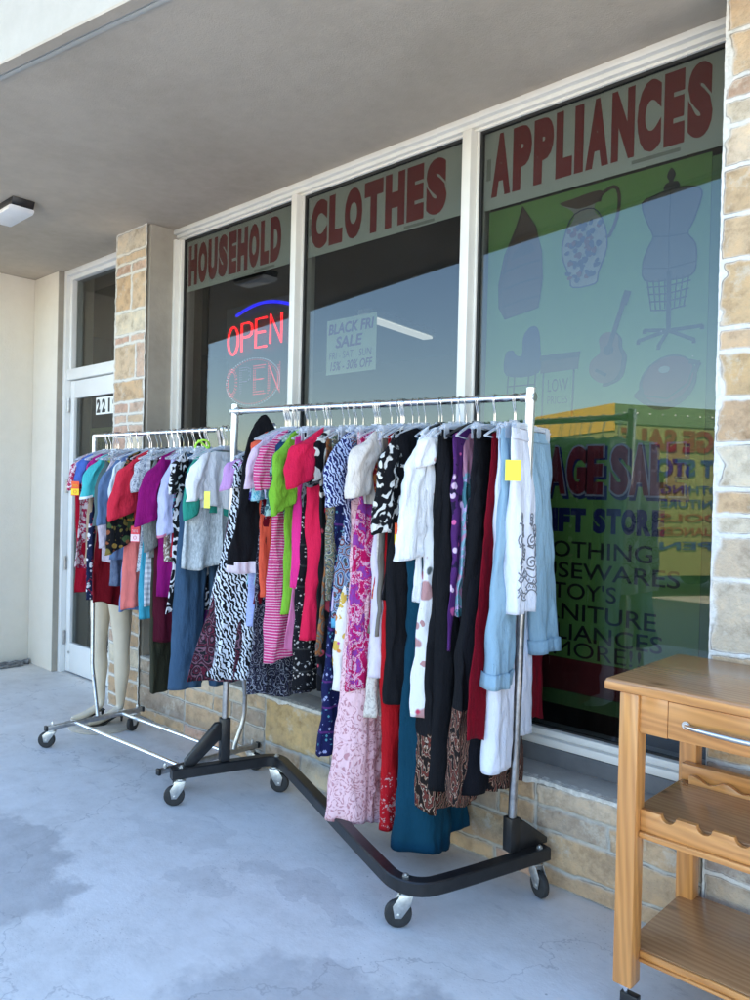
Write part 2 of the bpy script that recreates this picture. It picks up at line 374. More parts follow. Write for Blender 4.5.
def right_pillar():
    zz = [0, .12, .27, .36, .52, .66, .80, .90, 1.03, 1.28, 1.436, 1.504, 1.592, 1.745, 1.901, 2.058, 2.14, 2.371, 2.521, 2.685, 2.829, 2.918, 2.99, 3.151, 3.33]
    rects = []; x0, x1 = -.998, .25; rnd = random.Random(11)
    cs = {1.28: (.52, .43, .33), 1.03: (.52, .45, .36), 2.371: (.55, .40, .25), 2.521: (.50, .36, .22), 2.918: (.50, .34, .25), 2.14: (.54, .38, .22), 1.901: (.55, .38, .2)}
    for i in range(len(zz)-1):
        a, b = zz[i], zz[i+1]; x = x0
        while x < x1-.02:
            w = rnd.uniform(.24, .45) if b-a < .12 else rnd.uniform(.34, .6); e = min(x+w, x1)
            if x1-e < .12: e = x1
            rects.append((x, e, a, b, cs.get(a, rnd.choice(TAN+PALE+TAN)) if a > .45 else rnd.choice(GREYS+[(.38, .33, .30)]))); x = e
    stone_part('stone_pillar', rects, x0, x1, 0, 3.33, WY, .0055, par=bld, mort=(.80, .80, .80), depth=.014, jw=.010, mstyle='weep', side=(.022, .05))
    mb = MB(); mb.box(x0, x1, WY+.001, 3.2, 0, 3.33); mb.build('pillar_core', M['sillc'], bld, bevel=.004)
right_pillar()
def low_wall():
    x0, x1 = -4.757, -.998; rects = []; rnd = random.Random(21)
    lay = [(0, .075, (.35, .6), PINK+TAN), (.075, .215, (.35, .75), GREYS+TAN), (.215, .312, (.16, .32), GREYS+TAN), (.312, .398, (.3, .6), TAN+GREYS)]
    x = x0
    # walk along in segments; some segments are one tall orange block
    while x < x1-.05:
        w = rnd.uniform(.5, .8); e = min(x+w, x1)
        if x1-e < .3: e = x1
        tall = x < -2.6 and rnd.random() < .5
        if tall:
            mid = x+(e-x)*rnd.uniform(.4, .6); h = rnd.choice((.15, .19))
            rects += [(x, mid, 0, h, rnd.choice(TAN)), (mid, e, 0, h, rnd.choice(GREYS+PALE)), (x, e, h, .398, (.56, .39, .19))] if rnd.random() < .5 else \
                     [(x, e, 0, .12, rnd.choice(TAN)), (x, mid, .12, .29, (.55, .37, .18)), (mid, e, .12, .29, rnd.choice(GREYS)), (x, e, .29, .398, rnd.choice(PALE))]
        else:
            for (a, b, ww, pal) in lay:
                xx = x+rnd.uniform(-.0, .0)
                while xx < e-.01:
                    ee = min(xx+rnd.uniform(*ww), e)
                    if e-ee < .1: ee = e
                    rects.append((xx, ee, a, b, rnd.choice(pal))); xx = ee
        x = e
    stone_part('stone_wall', rects, x0, x1, 0, .402, WY, .007, par=bld, mort=(.46, .43, .37), depth=.014, jw=.0065)
    # broken mortar lip along the top edge
    rnd = random.Random(2); vs = []; n = 420
    for i in range(n+1):
        X = x0+(x1-x0)*i/n; k = noise.noise(Vector((X*9, 0, 0))); k2 = noise.noise(Vector((X*40, 3, 0)))
        d = .006+.012*max(0, k)+.005*k2; z = .392+.008*k2-.018*max(0, k)
        vs += [(X, WY-.004-d, z), (X, WY-.006-d*.8, .408+.004*k2), (X, WY+.02, .412+.003*k2)]
    fs = [(3*i+j, 3*i+3+j, 3*i+4+j, 3*i+1+j) for i in range(n) for j in (0, 1)]
    mb = MB(); mb.add(vs, fs); mb.build('mortar_lip', plain('crumbling_mortar', (.62, .60, .55), .9, var=.3, vs=25, bmp=.006, bs=60), bld, smooth=True, ang=60)
    mb = MB(); mb.box(x0, x1, WY+.001, 3.2, 0, .41); mb.build('wall_core', M['sillc'], bld)
    mb = MB(); mb.prism([(WY+.012, .409), (2.9345, .409), (2.9345, .414), (WY+.012, .4115)], (x0, 0, 0), (0, 1, 0), (0, 0, 1), (x1-x0, 0, 0)); mb.build('window_sill', M['sillc'], bld, bevel=.003)
    mb = MB(); mb.box(x0, x1, 2.935, 3.1, .4105, .4825); mb.build('sill_riser', M['silldark'], bld)
low_wall()

def facade():
    # canopy: wedge plan, front edge runs away from the wall towards the left
    def cy(X): return 1.29+.175*(X+3.45)
    XA, XB = -16, 1.2
    mb = MB()
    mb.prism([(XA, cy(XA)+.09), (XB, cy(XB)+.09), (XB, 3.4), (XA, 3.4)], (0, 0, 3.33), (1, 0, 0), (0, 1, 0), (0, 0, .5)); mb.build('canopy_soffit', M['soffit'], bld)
    mb = MB()
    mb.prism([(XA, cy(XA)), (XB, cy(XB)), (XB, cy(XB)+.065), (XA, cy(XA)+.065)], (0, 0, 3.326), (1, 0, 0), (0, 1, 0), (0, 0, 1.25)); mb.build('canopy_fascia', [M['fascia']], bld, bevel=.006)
    mb = MB()   # under edge trim: soffit coloured strip, dark reveal and light bead
    mb.prism([(XA, cy(XA)+.001), (XB, cy(XB)+.001), (XB, cy(XB)+.048), (XA, cy(XA)+.048)], (0, 0, 3.318), (1, 0, 0), (0, 1, 0), (0, 0, .02)); mb.build('fascia_underside', M['soffit'], bld)
    mb = MB()
    mb.prism([(XA, cy(XA)+.066), (XB, cy(XB)+.066), (XB, cy(XB)+.089), (XA, cy(XA)+.089)], (0, 0, 3.325), (1, 0, 0), (0, 1, 0), (0, 0, .03)); mb.build('drip_bead', M['fascia'], bld, bevel=.003)
    mb = MB(); mb.box(-16, 4, 3.2, 14, 3.42, 7.5); mb.box(-16, 4, 13.8, 14, 0, 3.42); mb.box(3.8, 4, 3.2, 13.8, 0, 3.42); mb.box(-16, -15.8, 3.2, 13.8, 0, 3.42); mb.build('shade_roof_mass', M['cream'], bld)  # unseen upper block, height raised so its shadow covers more of the lot
    mb = MB(); mb.prism([(XA, cy(XA)+.3), (XB, cy(XB)+.3), (XB, 3.19), (XA, 3.19)], (0, 0, 3.85), (1, 0, 0), (0, 1, 0), (0, 0, .3)); mb.build('canopy_roof', M['cream'], bld)
    # end wall, jog and returns
    mb = MB(); mb.box(-7.1, -6.845, 1.62, 3.2, 0, 3.329); mb.build('end_wall', M['cream'], bld, bevel=.004)
    mb = MB(); mb.box(-6.844, -6.385, 2.885, 3.2, 0, 3.329); mb.build('wall_jog', M['cream'], bld, bevel=.006)
    mb = MB(); mb.box(-15.5, -7.1, 2.885, 3.2, 0, 3.329); mb.build('wall_beyond', M['cream'], bld)
    mb = MB(); mb.box(.25, 3.8, 2.80, 3.2, 0, 3.329); mb.build('wall_right', M['cream'], bld)
    mb = MB(); mb.box(-6.384, -6.372, 2.886, 3.1, 0, 3.329); mb.box(-4.756, -4.744, 2.772, 3.1, .0, 3.329); mb.build('plaster_return', M['plaster'], bld)
    # room behind
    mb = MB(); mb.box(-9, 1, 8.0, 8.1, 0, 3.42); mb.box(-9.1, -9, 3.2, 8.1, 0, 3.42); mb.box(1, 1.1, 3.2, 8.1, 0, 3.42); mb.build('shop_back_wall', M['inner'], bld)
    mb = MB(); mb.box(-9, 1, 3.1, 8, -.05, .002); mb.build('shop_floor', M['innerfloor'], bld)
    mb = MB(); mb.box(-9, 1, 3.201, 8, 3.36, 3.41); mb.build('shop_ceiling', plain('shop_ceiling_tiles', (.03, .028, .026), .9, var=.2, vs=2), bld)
facade()

def window():
    fr = M['frame']; top = 3.329
    mb = MB(); mb.box(-4.743, -.999, 2.945, 3.10, 3.322, top); mb.box(-4.743, -.999, 2.942, 3.10, 3.298, 3.3215); mb.box(-4.743, -.999, 2.965, 3.095, 3.276, 3.2975); mb.box(-4.743, -.999, 2.985, 3.09, 3.262, 3.2755); mb.build('window_head', fr, bld, bevel=.002)
    mb = MB(); mb.box(-4.743, -.999, 2.942, 3.10, .483, .516); mb.box(-4.743, -.999, 2.968, 3.095, .5165, .545); mb.build('window_bottom_rail', fr, bld, bevel=.003)
    z0, z1 = .5455, 3.2615
    for (nm, parts) in (('window_jamb', ((-4.743, -4.715, 2.942, 3.098), (-4.7145, -4.690, 2.975, 3.09))),
                        ('window_mullion', ((-3.494, -3.449, 2.940, 3.098), (-3.512, -3.4945, 2.985, 3.09), (-3.4485, -3.440, 2.985, 3.09))),
                        ('window_mullion', ((-2.262, -2.212, 2.940, 3.098), (-2.280, -2.2625, 2.985, 3.09), (-2.2115, -2.198, 2.985, 3.09))),
                        ('window_jamb', ((-1.010, -.999, 2.942, 3.098), (-1.040, -1.0105, 2.975, 3.09)))):
        mb = MB()
        for k, (a, b, c, d) in enumerate(parts): mb.box(a, b, c, d, z0, 3.2975 if k == 0 and False else z1)
        mb.build(nm, fr, bld, bevel=.002)
    for (a, b) in ((-4.690, -3.512), (-3.440, -2.280), (-2.198, -1.040)):
        w = MB().box(a-.002, b+.002, GY, GY+.006, z0-.002, 3.264).build('window_pane', M['glass'], bld, smooth=False)
        for (p, q, r_, s_) in ((a+.0005, b-.0005, z0+.0005, z0+.008), (a+.0005, b-.0005, 3.248, 3.261), (a+.0005, a+.014, z0+.0085, 3.2475), (b-.014, b-.0005, z0+.0085, 3.2475)):
            MB().box(p, q, GY-.006, GY+.012, r_, s_).build('gasket', M['gap'], w)
window()

def door():
    d = M['door']; Yf = 2.975
    mb = MB(); mb.box(-6.371, -6.325+.0, 2.93, 3.08, 0, 3.329); mb.box(-6.3245, -5.19, 2.93, 3.08, 3.285, 3.329); mb.box(-6.3245, -5.19, 2.945, 3.08, 2.425, 2.512)
    mb.box(-5.2, -5.172, 2.94, 3.08, 0, 3.284); mb.box(-6.3245, -6.285, 2.96, 3.06, 2.5125, 3.2845); mb.box(-6.2845, -5.2, 2.96, 3.06, 3.25, 3.2845)
    mb.build('door_frame', d, bld, bevel=.003)
    MB().box(-6.286, -5.2, 3.0, 3.006, 2.508, 3.255).build('transom_pane', M['glass'], bld, smooth=False)
    mb = MB(); x0, x1, z0, z1 = -6.318, -5.21, .012, 2.418
    mb.box(x0, x0+.072, Yf, Yf+.05, z0, z1); mb.box(x1-.095, x1, Yf, Yf+.05, z0, z1); mb.box(x0+.0725, x1-.0955, Yf+.001, Yf+.049, z1-.145, z1); mb.box(x0+.0725, x1-.0955, Yf+.001, Yf+.049, z0, z0+.24)
    lf = mb.build('door', d, bld, bevel=.003)
    MB().box(x0+.071, x1-.094, Yf+.022, Yf+.028, z0+.239, z1-.144).build('door_pane', M['glass'], lf, smooth=False)
    for z in (.29, .91, 1.55, 2.22):
        mb = MB(); mb.tube([(-6.3215, Yf-.012, z-.055), (-6.3215, Yf-.012, z+.055)], .009, 10); mb.tube([(-6.3215, Yf-.012, z-.06), (-6.3215, Yf-.012, z-.015)], .010, 10)
        mb.box(-6.335, -6.308, Yf-.010, Yf-.004, z-.05, z+.05); mb.build('hinge', M['steel'], lf)
    MB().tube([(-6.255, Yf-.006, .17), (-6.255, Yf, .17)], .012, 12).build('door_stop', M['zinc'], lf)
    MB().tube([(-5.28, Yf-.05, .95), (-5.28, Yf-.05, 1.25)], .012, 10).box(-5.29, -5.27, Yf-.05, Yf, .97, .99).box(-5.29, -5.27, Yf-.05, Yf, 1.21, 1.23).build('door_handle', M['steel'], lf)
door()
# ------------------------------------------------------------------ signs on and behind the glass
def flat(name, mat, x0, x1, z0, z1, Y, parent, th=.002): return MB().box(x0, x1, Y, Y+th, z0, z1).build(name, mat, parent, smooth=False)
def lettering(txt, x0, x1, z0, z1, Y, mat, parent, bold=0, shear=0, name='lettering'):
    mb = text_mb(txt, x0, x1, z0, z1, Y, bold, shear=shear); n = len(mb.v)
    return mb.build(name, mat, parent, smooth=False)
HEAVY = .035
def fat_text(txt, x0, x1, z0, z1, Y, mat, parent, gap=.10, bold=HEAVY, pad=0):
    """heavy condensed block lettering: every glyph fitted to its own slot"""
    wd = {'I': .42, 'L': .8, 'E': .82, 'F': .78, 'S': .95, ' ': .5, "'": .35, '1': .7, 'A': 1.05}
    tot = sum(wd.get(c, 1) for c in txt)+gap*(len(txt)-1); u = (x1-x0)/tot; x = x0; out = MB()
    for c in txt:
        w = wd.get(c, 1)*u
        if c != ' ':
            m = text_mb(c, x-pad, x+w+pad, z0-pad, z1+pad, Y, bold); out.add(m.v, m.f)
        x += w+gap*u
    return out.build('lettering', mat, parent, smooth=False)

for (w, a, b, zt, la) in (('HOUSEHOLD', -4.59, -3.60, 3.19, 'grey strip sign at the head of the left window reading HOUSEHOLD in dark red'),
                      ('CLOTHES', -3.355, -2.36, 3.195, 'grey strip sign at the head of the middle window reading CLOTHES in dark red'),
                      ('APPLIANCES', -2.115, -1.105, 3.205, 'grey strip sign at the head of the right window reading APPLIANCES in dark red')):
    x0, x1 = {'HOUSEHOLD': (-4.612, -3.458), 'CLOTHES': (-3.382, -2.235), 'APPLIANCES': (-2.155, -1.025)}[w]
    t = thing('window_sign', la, 'sign', ((x0+x1)/2, 2.97, 3.06), 'strip signs along the window heads')
    flat('sign_strip', M['paper'], x0, x1, 2.878 if w != 'APPLIANCES' else 2.862, 3.222, 2.968, t)
    fat_text(w, a, b, 2.915, zt, 2.9655, M['redletter'], t, bold=.078, gap=.11)
    MB().box(x0+.012, x0+.035, 2.9662, 2.9672, 3.0, 3.10).box(x1-.4, x1-.2, 2.9662, 2.9672, 2.885, 2.9).build('tape', plain('clear_tape', (.45, .45, .42), .3), t)

def poly(mb, pts, Y, m=0, th=.001): mb.prism(pts, (0, Y, 0), (1, 0, 0), (0, 0, 1), (0, th, 0), m)
def smoothpoly(pts, n=6):
    out = []; N = len(pts)
    for i in range(N):
        p0, p1, p2, p3 = (Vector(pts[(i+k-1) % N]) for k in range(4))
        for j in range(n):
            t = j/n; out.append(tuple(.5*((2*p1)+(-p0+p2)*t+(2*p0-5*p1+4*p2-p3)*t*t+(-p0+3*p1-3*p2+p3)*t**3)))
    return out
def ell(cx, cz, rx, rz, a=0, n=28): return [(cx+rx*math.cos(t)*math.cos(a)-rz*math.sin(t)*math.sin(a), cz+rx*math.cos(t)*math.sin(a)+rz*math.sin(t)*math.cos(a)) for t in [2*math.pi*k/n for k in range(n)]]
def stroke(mb, pts, w, Y, m=0):
    for (a, b) in zip(pts[:-1], pts[1:]):
        a, b = Vector(a), Vector(b); d = (b-a).normalized()*w/2; q = Vector((-d.y, d.x)); a2, b2 = a-d*.3, b+d*.3
        poly(mb, [tuple(a2-q), tuple(b2-q), tuple(b2+q), tuple(a2+q)], Y, m)

def banner():
    t = thing('window_banner', 'green printed banner filling the right window, with pictures above the words GARAGE SALE THRIFT STORE', 'banner', (-1.6, 2.99, 1.85))
    green = plain('green_banner_vinyl', (.22, .45, .11), .5, var=.06, vs=1.5)
    flat('banner_sheet', green, -2.14, -1.112, .848, 2.880, 2.992, t)
    flat('maroon_band', plain('maroon_print', (.17, .012, .016), .6), -2.125, -1.0, .705, .846, 2.994, t)
    flat('green_band', plain('dull_green_print', (.10, .20, .06), .6), -2.125, -1.0, .640, .703, 2.994, t)
    MB().box(-1.111, -1.0, 2.994, 2.996, .848, 2.862).build('banner_edge', plain('green_banner_edge', (.14, .30, .12), .5), t)
    Y = 2.990
    brown = plain('print_brown', (.10, .045, .025), .5); brown2 = plain('print_dark_brown', (.055, .03, .02), .5); cream_ = plain('print_cream', (.42, .42, .40), .5)
    grey = plain('print_linen', (.12, .11, .11), .5); blue = plain('print_blue', (.015, .02, .13), .5); red = plain('print_red', (.20, .015, .02), .5); pb = plain('print_black', (.015, .015, .018), .5); orange = plain('print_amber', (.24, .11, .05), .5)
    def outline(mb, pts, m, w=.006):
        stroke(mb, list(pts)+[pts[0]], w, Y-.0022, m)
    # rowing boat shaped shelf
    mb = MB(); poly(mb, [(-1.955, 2.865), (-1.985, 2.78), (-2.045, 2.66), (-2.075, 2.53), (-2.07, 2.42), (-2.035, 2.365), (-1.86, 2.395), (-1.842, 2.52), (-1.85, 2.64), (-1.885, 2.76)], Y)
    poly(mb, [(-1.95, 2.70), (-2.0, 2.66), (-2.01, 2.63), (-1.88, 2.65), (-1.90, 2.69)], Y-.0012, 1)
    for z in (2.60, 2.52, 2.44): stroke(mb, [(-2.065, z-.02), (-1.95, z), (-1.855, z+.005)], .008, Y-.0012, 1)
    stroke(mb, [(-1.955, 2.86), (-2.03, 2.66), (-2.065, 2.5), (-2.035, 2.37)], .006, Y-.0012, 1)
    outline(mb, [(-1.955, 2.865), (-1.985, 2.78), (-2.045, 2.66), (-2.075, 2.53), (-2.07, 2.42), (-2.035, 2.365), (-1.86, 2.395), (-1.842, 2.52), (-1.85, 2.64), (-1.885, 2.76)], 1)
    mb.build('boat_shelf_picture', [brown, brown2], t, smooth=False)
    # flowered jug
    mb = MB(); poly(mb, smoothpoly([(-1.76, 2.83), (-1.70, 2.832), (-1.60, 2.84), (-1.565, 2.832), (-1.60, 2.775), (-1.55, 2.70), (-1.535, 2.60), (-1.57, 2.50), (-1.585, 2.455), (-1.69, 2.455), (-1.705, 2.50), (-1.745, 2.60), (-1.735, 2.69), (-1.69, 2.77)], 4), Y)
    poly(mb, smoothpoly([(-1.765, 2.833), (-1.70, 2.840), (-1.60, 2.848), (-1.56, 2.838), (-1.58, 2.80), (-1.66, 2.79), (-1.70, 2.80)], 3), Y-.0012, 1)
    h = [(-1.575, 2.80), (-1.54, 2.84), (-1.50, 2.84), (-1.485, 2.79), (-1.495, 2.71), (-1.54, 2.64)]; stroke(mb, [tuple(p) for p in smoothpoly(h, 3)][:16], .014, Y-.0012, 1)
    outline(mb, smoothpoly([(-1.705, 2.50), (-1.745, 2.60), (-1.735, 2.69), (-1.69, 2.77), (-1.60, 2.775), (-1.55, 2.70), (-1.535, 2.60), (-1.57, 2.50), (-1.585, 2.455), (-1.69, 2.455)], 3), 2, .005)
    rnd = random.Random(5)
    for i in range(70):
        a, b = rnd.uniform(-1.72, -1.56), rnd.uniform(2.48, 2.72); poly(mb, smoothpoly([(a+rnd.uniform(.006, .018)*math.cos(q), b+rnd.uniform(.006, .018)*math.sin(q)) for q in (0, 1.2, 2.4, 3.6, 4.8)], 2), Y-.0012-.00012*i, 2 if i % 3 else 3)
    mb.build('jug_picture', [cream_, brown, blue, red], t, smooth=False)
    # dress form on a caster base
    mb = MB(); poly(mb, smoothpoly([(-1.385, 2.745), (-1.33, 2.765), (-1.27, 2.775), (-1.21, 2.77), (-1.16, 2.755), (-1.145, 2.72), (-1.175, 2.63), (-1.195, 2.585), (-1.165, 2.54), (-1.16, 2.465), (-1.18, 2.42), (-1.27, 2.415), (-1.365, 2.43), (-1.375, 2.50), (-1.355, 2.56), (-1.335, 2.60), (-1.36, 2.66)], 3), Y)
    for k in range(8):
        a = -1.355+k*.024; stroke(mb, [(a, 2.425), (a+(-1.268-a)*.22, 2.305)], .005, Y-.0012, 1)
    for k, z in enumerate((2.40, 2.37, 2.34, 2.305)): q = .012*k; stroke(mb, [(-1.355+q*.5, z), (-1.27, z-.008), (-1.18-q*.5, z)], .005, Y-.0024, 1)
    stroke(mb, [(-1.266, 2.45), (-1.262, 2.22)], .018, Y-.0036, 1)
    for e in ((-1.385, 2.175), (-1.30, 2.145), (-1.16, 2.155), (-1.13, 2.205), (-1.36, 2.215)): stroke(mb, [(-1.262, 2.215), (e[0], e[1]+.012), e], .014, Y-.0048-.0003*abs(e[0]), 1)
    poly(mb, smoothpoly([(-1.295, 2.775), (-1.29, 2.80), (-1.275, 2.805), (-1.285, 2.83), (-1.268, 2.86), (-1.25, 2.83), (-1.26, 2.805), (-1.24, 2.80), (-1.235, 2.775)], 3), Y-.0012, 1)
    outline(mb, smoothpoly([(-1.385, 2.745), (-1.33, 2.765), (-1.27, 2.775), (-1.21, 2.77), (-1.16, 2.755), (-1.145, 2.72), (-1.175, 2.63), (-1.195, 2.585), (-1.165, 2.54), (-1.16, 2.465), (-1.18, 2.42), (-1.27, 2.415), (-1.365, 2.43), (-1.375, 2.50), (-1.355, 2.56), (-1.335, 2.60), (-1.36, 2.66)], 3), 1, .005)
    stroke(mb, [(-1.335, 2.60), (-1.27, 2.588), (-1.195, 2.585)], .004, Y-.0024, 1); stroke(mb, [(-1.372, 2.48), (-1.27, 2.462), (-1.16, 2.47)], .004, Y-.0024, 1); stroke(mb, [(-1.268, 2.77), (-1.27, 2.60), (-1.268, 2.42)], .003, Y-.0024, 1)
    mb.build('dress_form_picture', [grey, pb], t, smooth=False)
    # guitar
    mb = MB(); poly(mb, smoothpoly([(-1.545, 2.235), (-1.51, 2.24), (-1.475, 2.22), (-1.47, 2.17), (-1.455, 2.13), (-1.47, 2.06), (-1.51, 2.03), (-1.56, 2.035), (-1.60, 2.075), (-1.595, 2.125), (-1.555, 2.16), (-1.56, 2.21)], 4), Y-.0012, 0)
    poly(mb, smoothpoly([(-1.50, 2.235), (-1.46, 2.21), (-1.455, 2.17), (-1.435, 2.13), (-1.45, 2.05), (-1.50, 2.02), (-1.54, 2.02), (-1.50, 2.1)], 4), Y, 1)
    poly(mb, ell(-1.515, 2.165, .022, .022), Y-.0024, 1); stroke(mb, [(-1.522, 2.15), (-1.452, 2.36)], .02, Y-.0036, 1); stroke(mb, [(-1.452, 2.35), (-1.436, 2.395)], .03, Y-.0048, 1); stroke(mb, [(-1.57, 2.085), (-1.525, 2.062)], .014, Y-.0036, 1)
    mb.build('guitar_picture', [orange, brown2], t, smooth=False)
    # lidded pot
    mb = MB(); poly(mb, ell(-1.262, 2.01, .118, .10, .55), Y, 1); poly(mb, ell(-1.262, 2.022, .108, .088, .55), Y-.0012, 0)
    stroke(mb, [(-1.365, 1.99), (-1.39, 1.965), (-1.35, 1.935)], .018, Y-.0024, 1); stroke(mb, [(-1.175, 2.085), (-1.14, 2.075), (-1.155, 2.04)], .018, Y-.0024, 1)
    stroke(mb, smoothpoly([(-1.36, 1.965), (-1.26, 1.945), (-1.18, 2.0), (-1.16, 2.06)], 1), .006, Y-.0024, 1); poly(mb, ell(-1.275, 2.062, .022, .014), Y-.0024, 2)
    outline(mb, ell(-1.262, 2.01, .118, .10, .55), 1, .006)
    mb.build('cooking_pot_picture', [red, brown2, cream_], t, smooth=False)
    # armchair and bargain table
    mb = MB(); poly(mb, smoothpoly([(-2.03, 2.20), (-1.99, 2.215), (-1.97, 2.19), (-1.94, 2.19), (-1.935, 2.27), (-1.90, 2.31), (-1.86, 2.30), (-1.845, 2.22), (-1.85, 2.10), (-2.02, 2.10)], 4), Y)
    for a in (-2.01, -1.975, -1.90, -1.865): stroke(mb, [(a, 2.11), (a-.006, 2.0)], .007, Y, 1)
    stroke(mb, [(-2.015, 2.05), (-1.865, 2.05)], .006, Y-.001, 1)
    poly(mb, [(-1.845, 2.155), (-1.65, 2.155), (-1.655, 2.10), (-1.84, 2.095)], Y, 2); poly(mb, [(-1.845, 2.175), (-1.645, 2.175), (-1.65, 2.150), (-1.845, 2.150)], Y-.0012, 1)
    for a in (-1.825, -1.675): stroke(mb, [(a, 2.10), (a-.004, 1.90)], .008, Y, 1)
    poly(mb, [(-1.81, 2.085), (-1.69, 2.085), (-1.69, 1.94), (-1.81, 1.94)], Y-.0002, 3)
    mb.build('chair_and_table_picture', [blue, pb, brown, green], t, smooth=False)
    lettering('LOW', -1.80, -1.70, 2.01, 2.065, Y-.0025, pb, t); lettering('PRICES', -1.80, -1.70, 1.955, 1.99, Y-.0025, pb, t)
    navy = plain('navy_print', (.012, .02, .16), .5); wht = plain('white_print_outline', (.42, .42, .55), .5)
    maroon = plain('maroon_letters', (.24, .015, .03), .5)
    for (w, a, b) in (('GARAGE', -2.085, -1.525), ('SALE', -1.49, -1.183)):
        fat_text(w, a+.008, b+.010, 1.548, 1.755, Y, navy, t, gap=.06, bold=.06, pad=.010)
        fat_text(w, a, b, 1.56, 1.765, Y-.0015, wht, t, gap=.06, bold=.06, pad=.008)
        fat_text(w, a, b, 1.56, 1.765, Y-.003, maroon, t, gap=.06, bold=.06)
    fat_text('THRIFT', -1.99, -1.60, 1.396, 1.50, Y, navy, t, gap=.05, bold=.07); fat_text('STORE', -1.567, -1.257, 1.396, 1.503, Y, navy, t, gap=.05, bold=.07)
    for (w, a, b, c, d) in (('CLOTHING', -1.90, -1.303, 1.286, 1.357), ('HOUSEWARES', -2.01, -1.19, 1.196, 1.265), ("TOY'S", -1.75, -1.453, 1.107, 1.178), ('FURNITURE', -1.93, -1.28, 1.015, 1.086), ('APPLIANCES', -1.95, -1.253, .929, .999), ):
        lettering(w, a, b, c, d, Y, pb, t, bold=.008)
    lettering('& MORE!!', -1.86, -1.34, .858, .925, Y, pb, t)
banner()

# hand written sale notice
def notice(label, x0, x1, z0, z1, Y, rows, tilt=0, paper=(.62, .72, .55), ink=(.12, .03, .26), group=None):
    t = thing('paper_notice', label, 'notice', ((x0+x1)/2, Y, z0), group)
    flat('paper_sheet', plain('poster_paper', paper, .7, var=.05), x0, x1, z0, z1, Y, t)
    im = plain('marker_ink', ink, .6)
    for (w, a, b, c, d, bo, sh) in rows: lettering(w, a, b, c, d, Y-.002, im, t, bold=bo, shear=sh)
notice('pale green handwritten BLACK FRI SALE notice taped inside the middle window', -3.215, -2.828, 2.20, 2.508, 2.985,
       [('BLACK FRI', -3.20, -2.845, 2.425, 2.485, .03, .15), ('SALE', -3.14, -2.93, 2.345, 2.41, .03, .15), ('FRI - SAT - SUN', -3.19, -2.86, 2.285, 2.325, -.004, .1), ('15% - 30% OFF', -3.18, -2.85, 2.22, 2.27, .02, .2)])
notice('olive paper BLACK FRIDAY notice inside the door glass below the house number', -6.05, -5.5, 1.80, 2.02, 3.02,
       [('BLACK', -6.02, -5.72, 1.93, 1.99, .01, .1), ('FRIDAY', -6.0, -5.55, 1.84, 1.90, .01, .1)], paper=(.30, .32, .14), ink=(.05, .05, .05))
t = thing('number_plates', 'white address tiles reading 2219 in black on the door glass', 'house number', (-5.85, 2.985, 2.0))
z0, z1 = 2.035, 2.175
def at_door(px, py): return at(px, py, Y=2.99)
pA, pB, pC = at_door(96, 415), at_door(118, 394), at_door(96, 398)
x0, x1, z0, z1 = pA.x, pB.x, pA.z, pC.z
for k in range(4):
    a = x0+(x1-x0)*k/4; b = a+(x1-x0)/4-.004
    MB().box(a, b, 2.988, 2.990, z0, z1).build('number_tile', M['paper'], t, smooth=False)
    lettering('2219'[k], a+(.012 if k != 2 else .028), b-(.010 if k != 2 else .026), z0+.014, z1-.014, 2.9865, M['blackplastic'], t, bold=.05, name='digit')

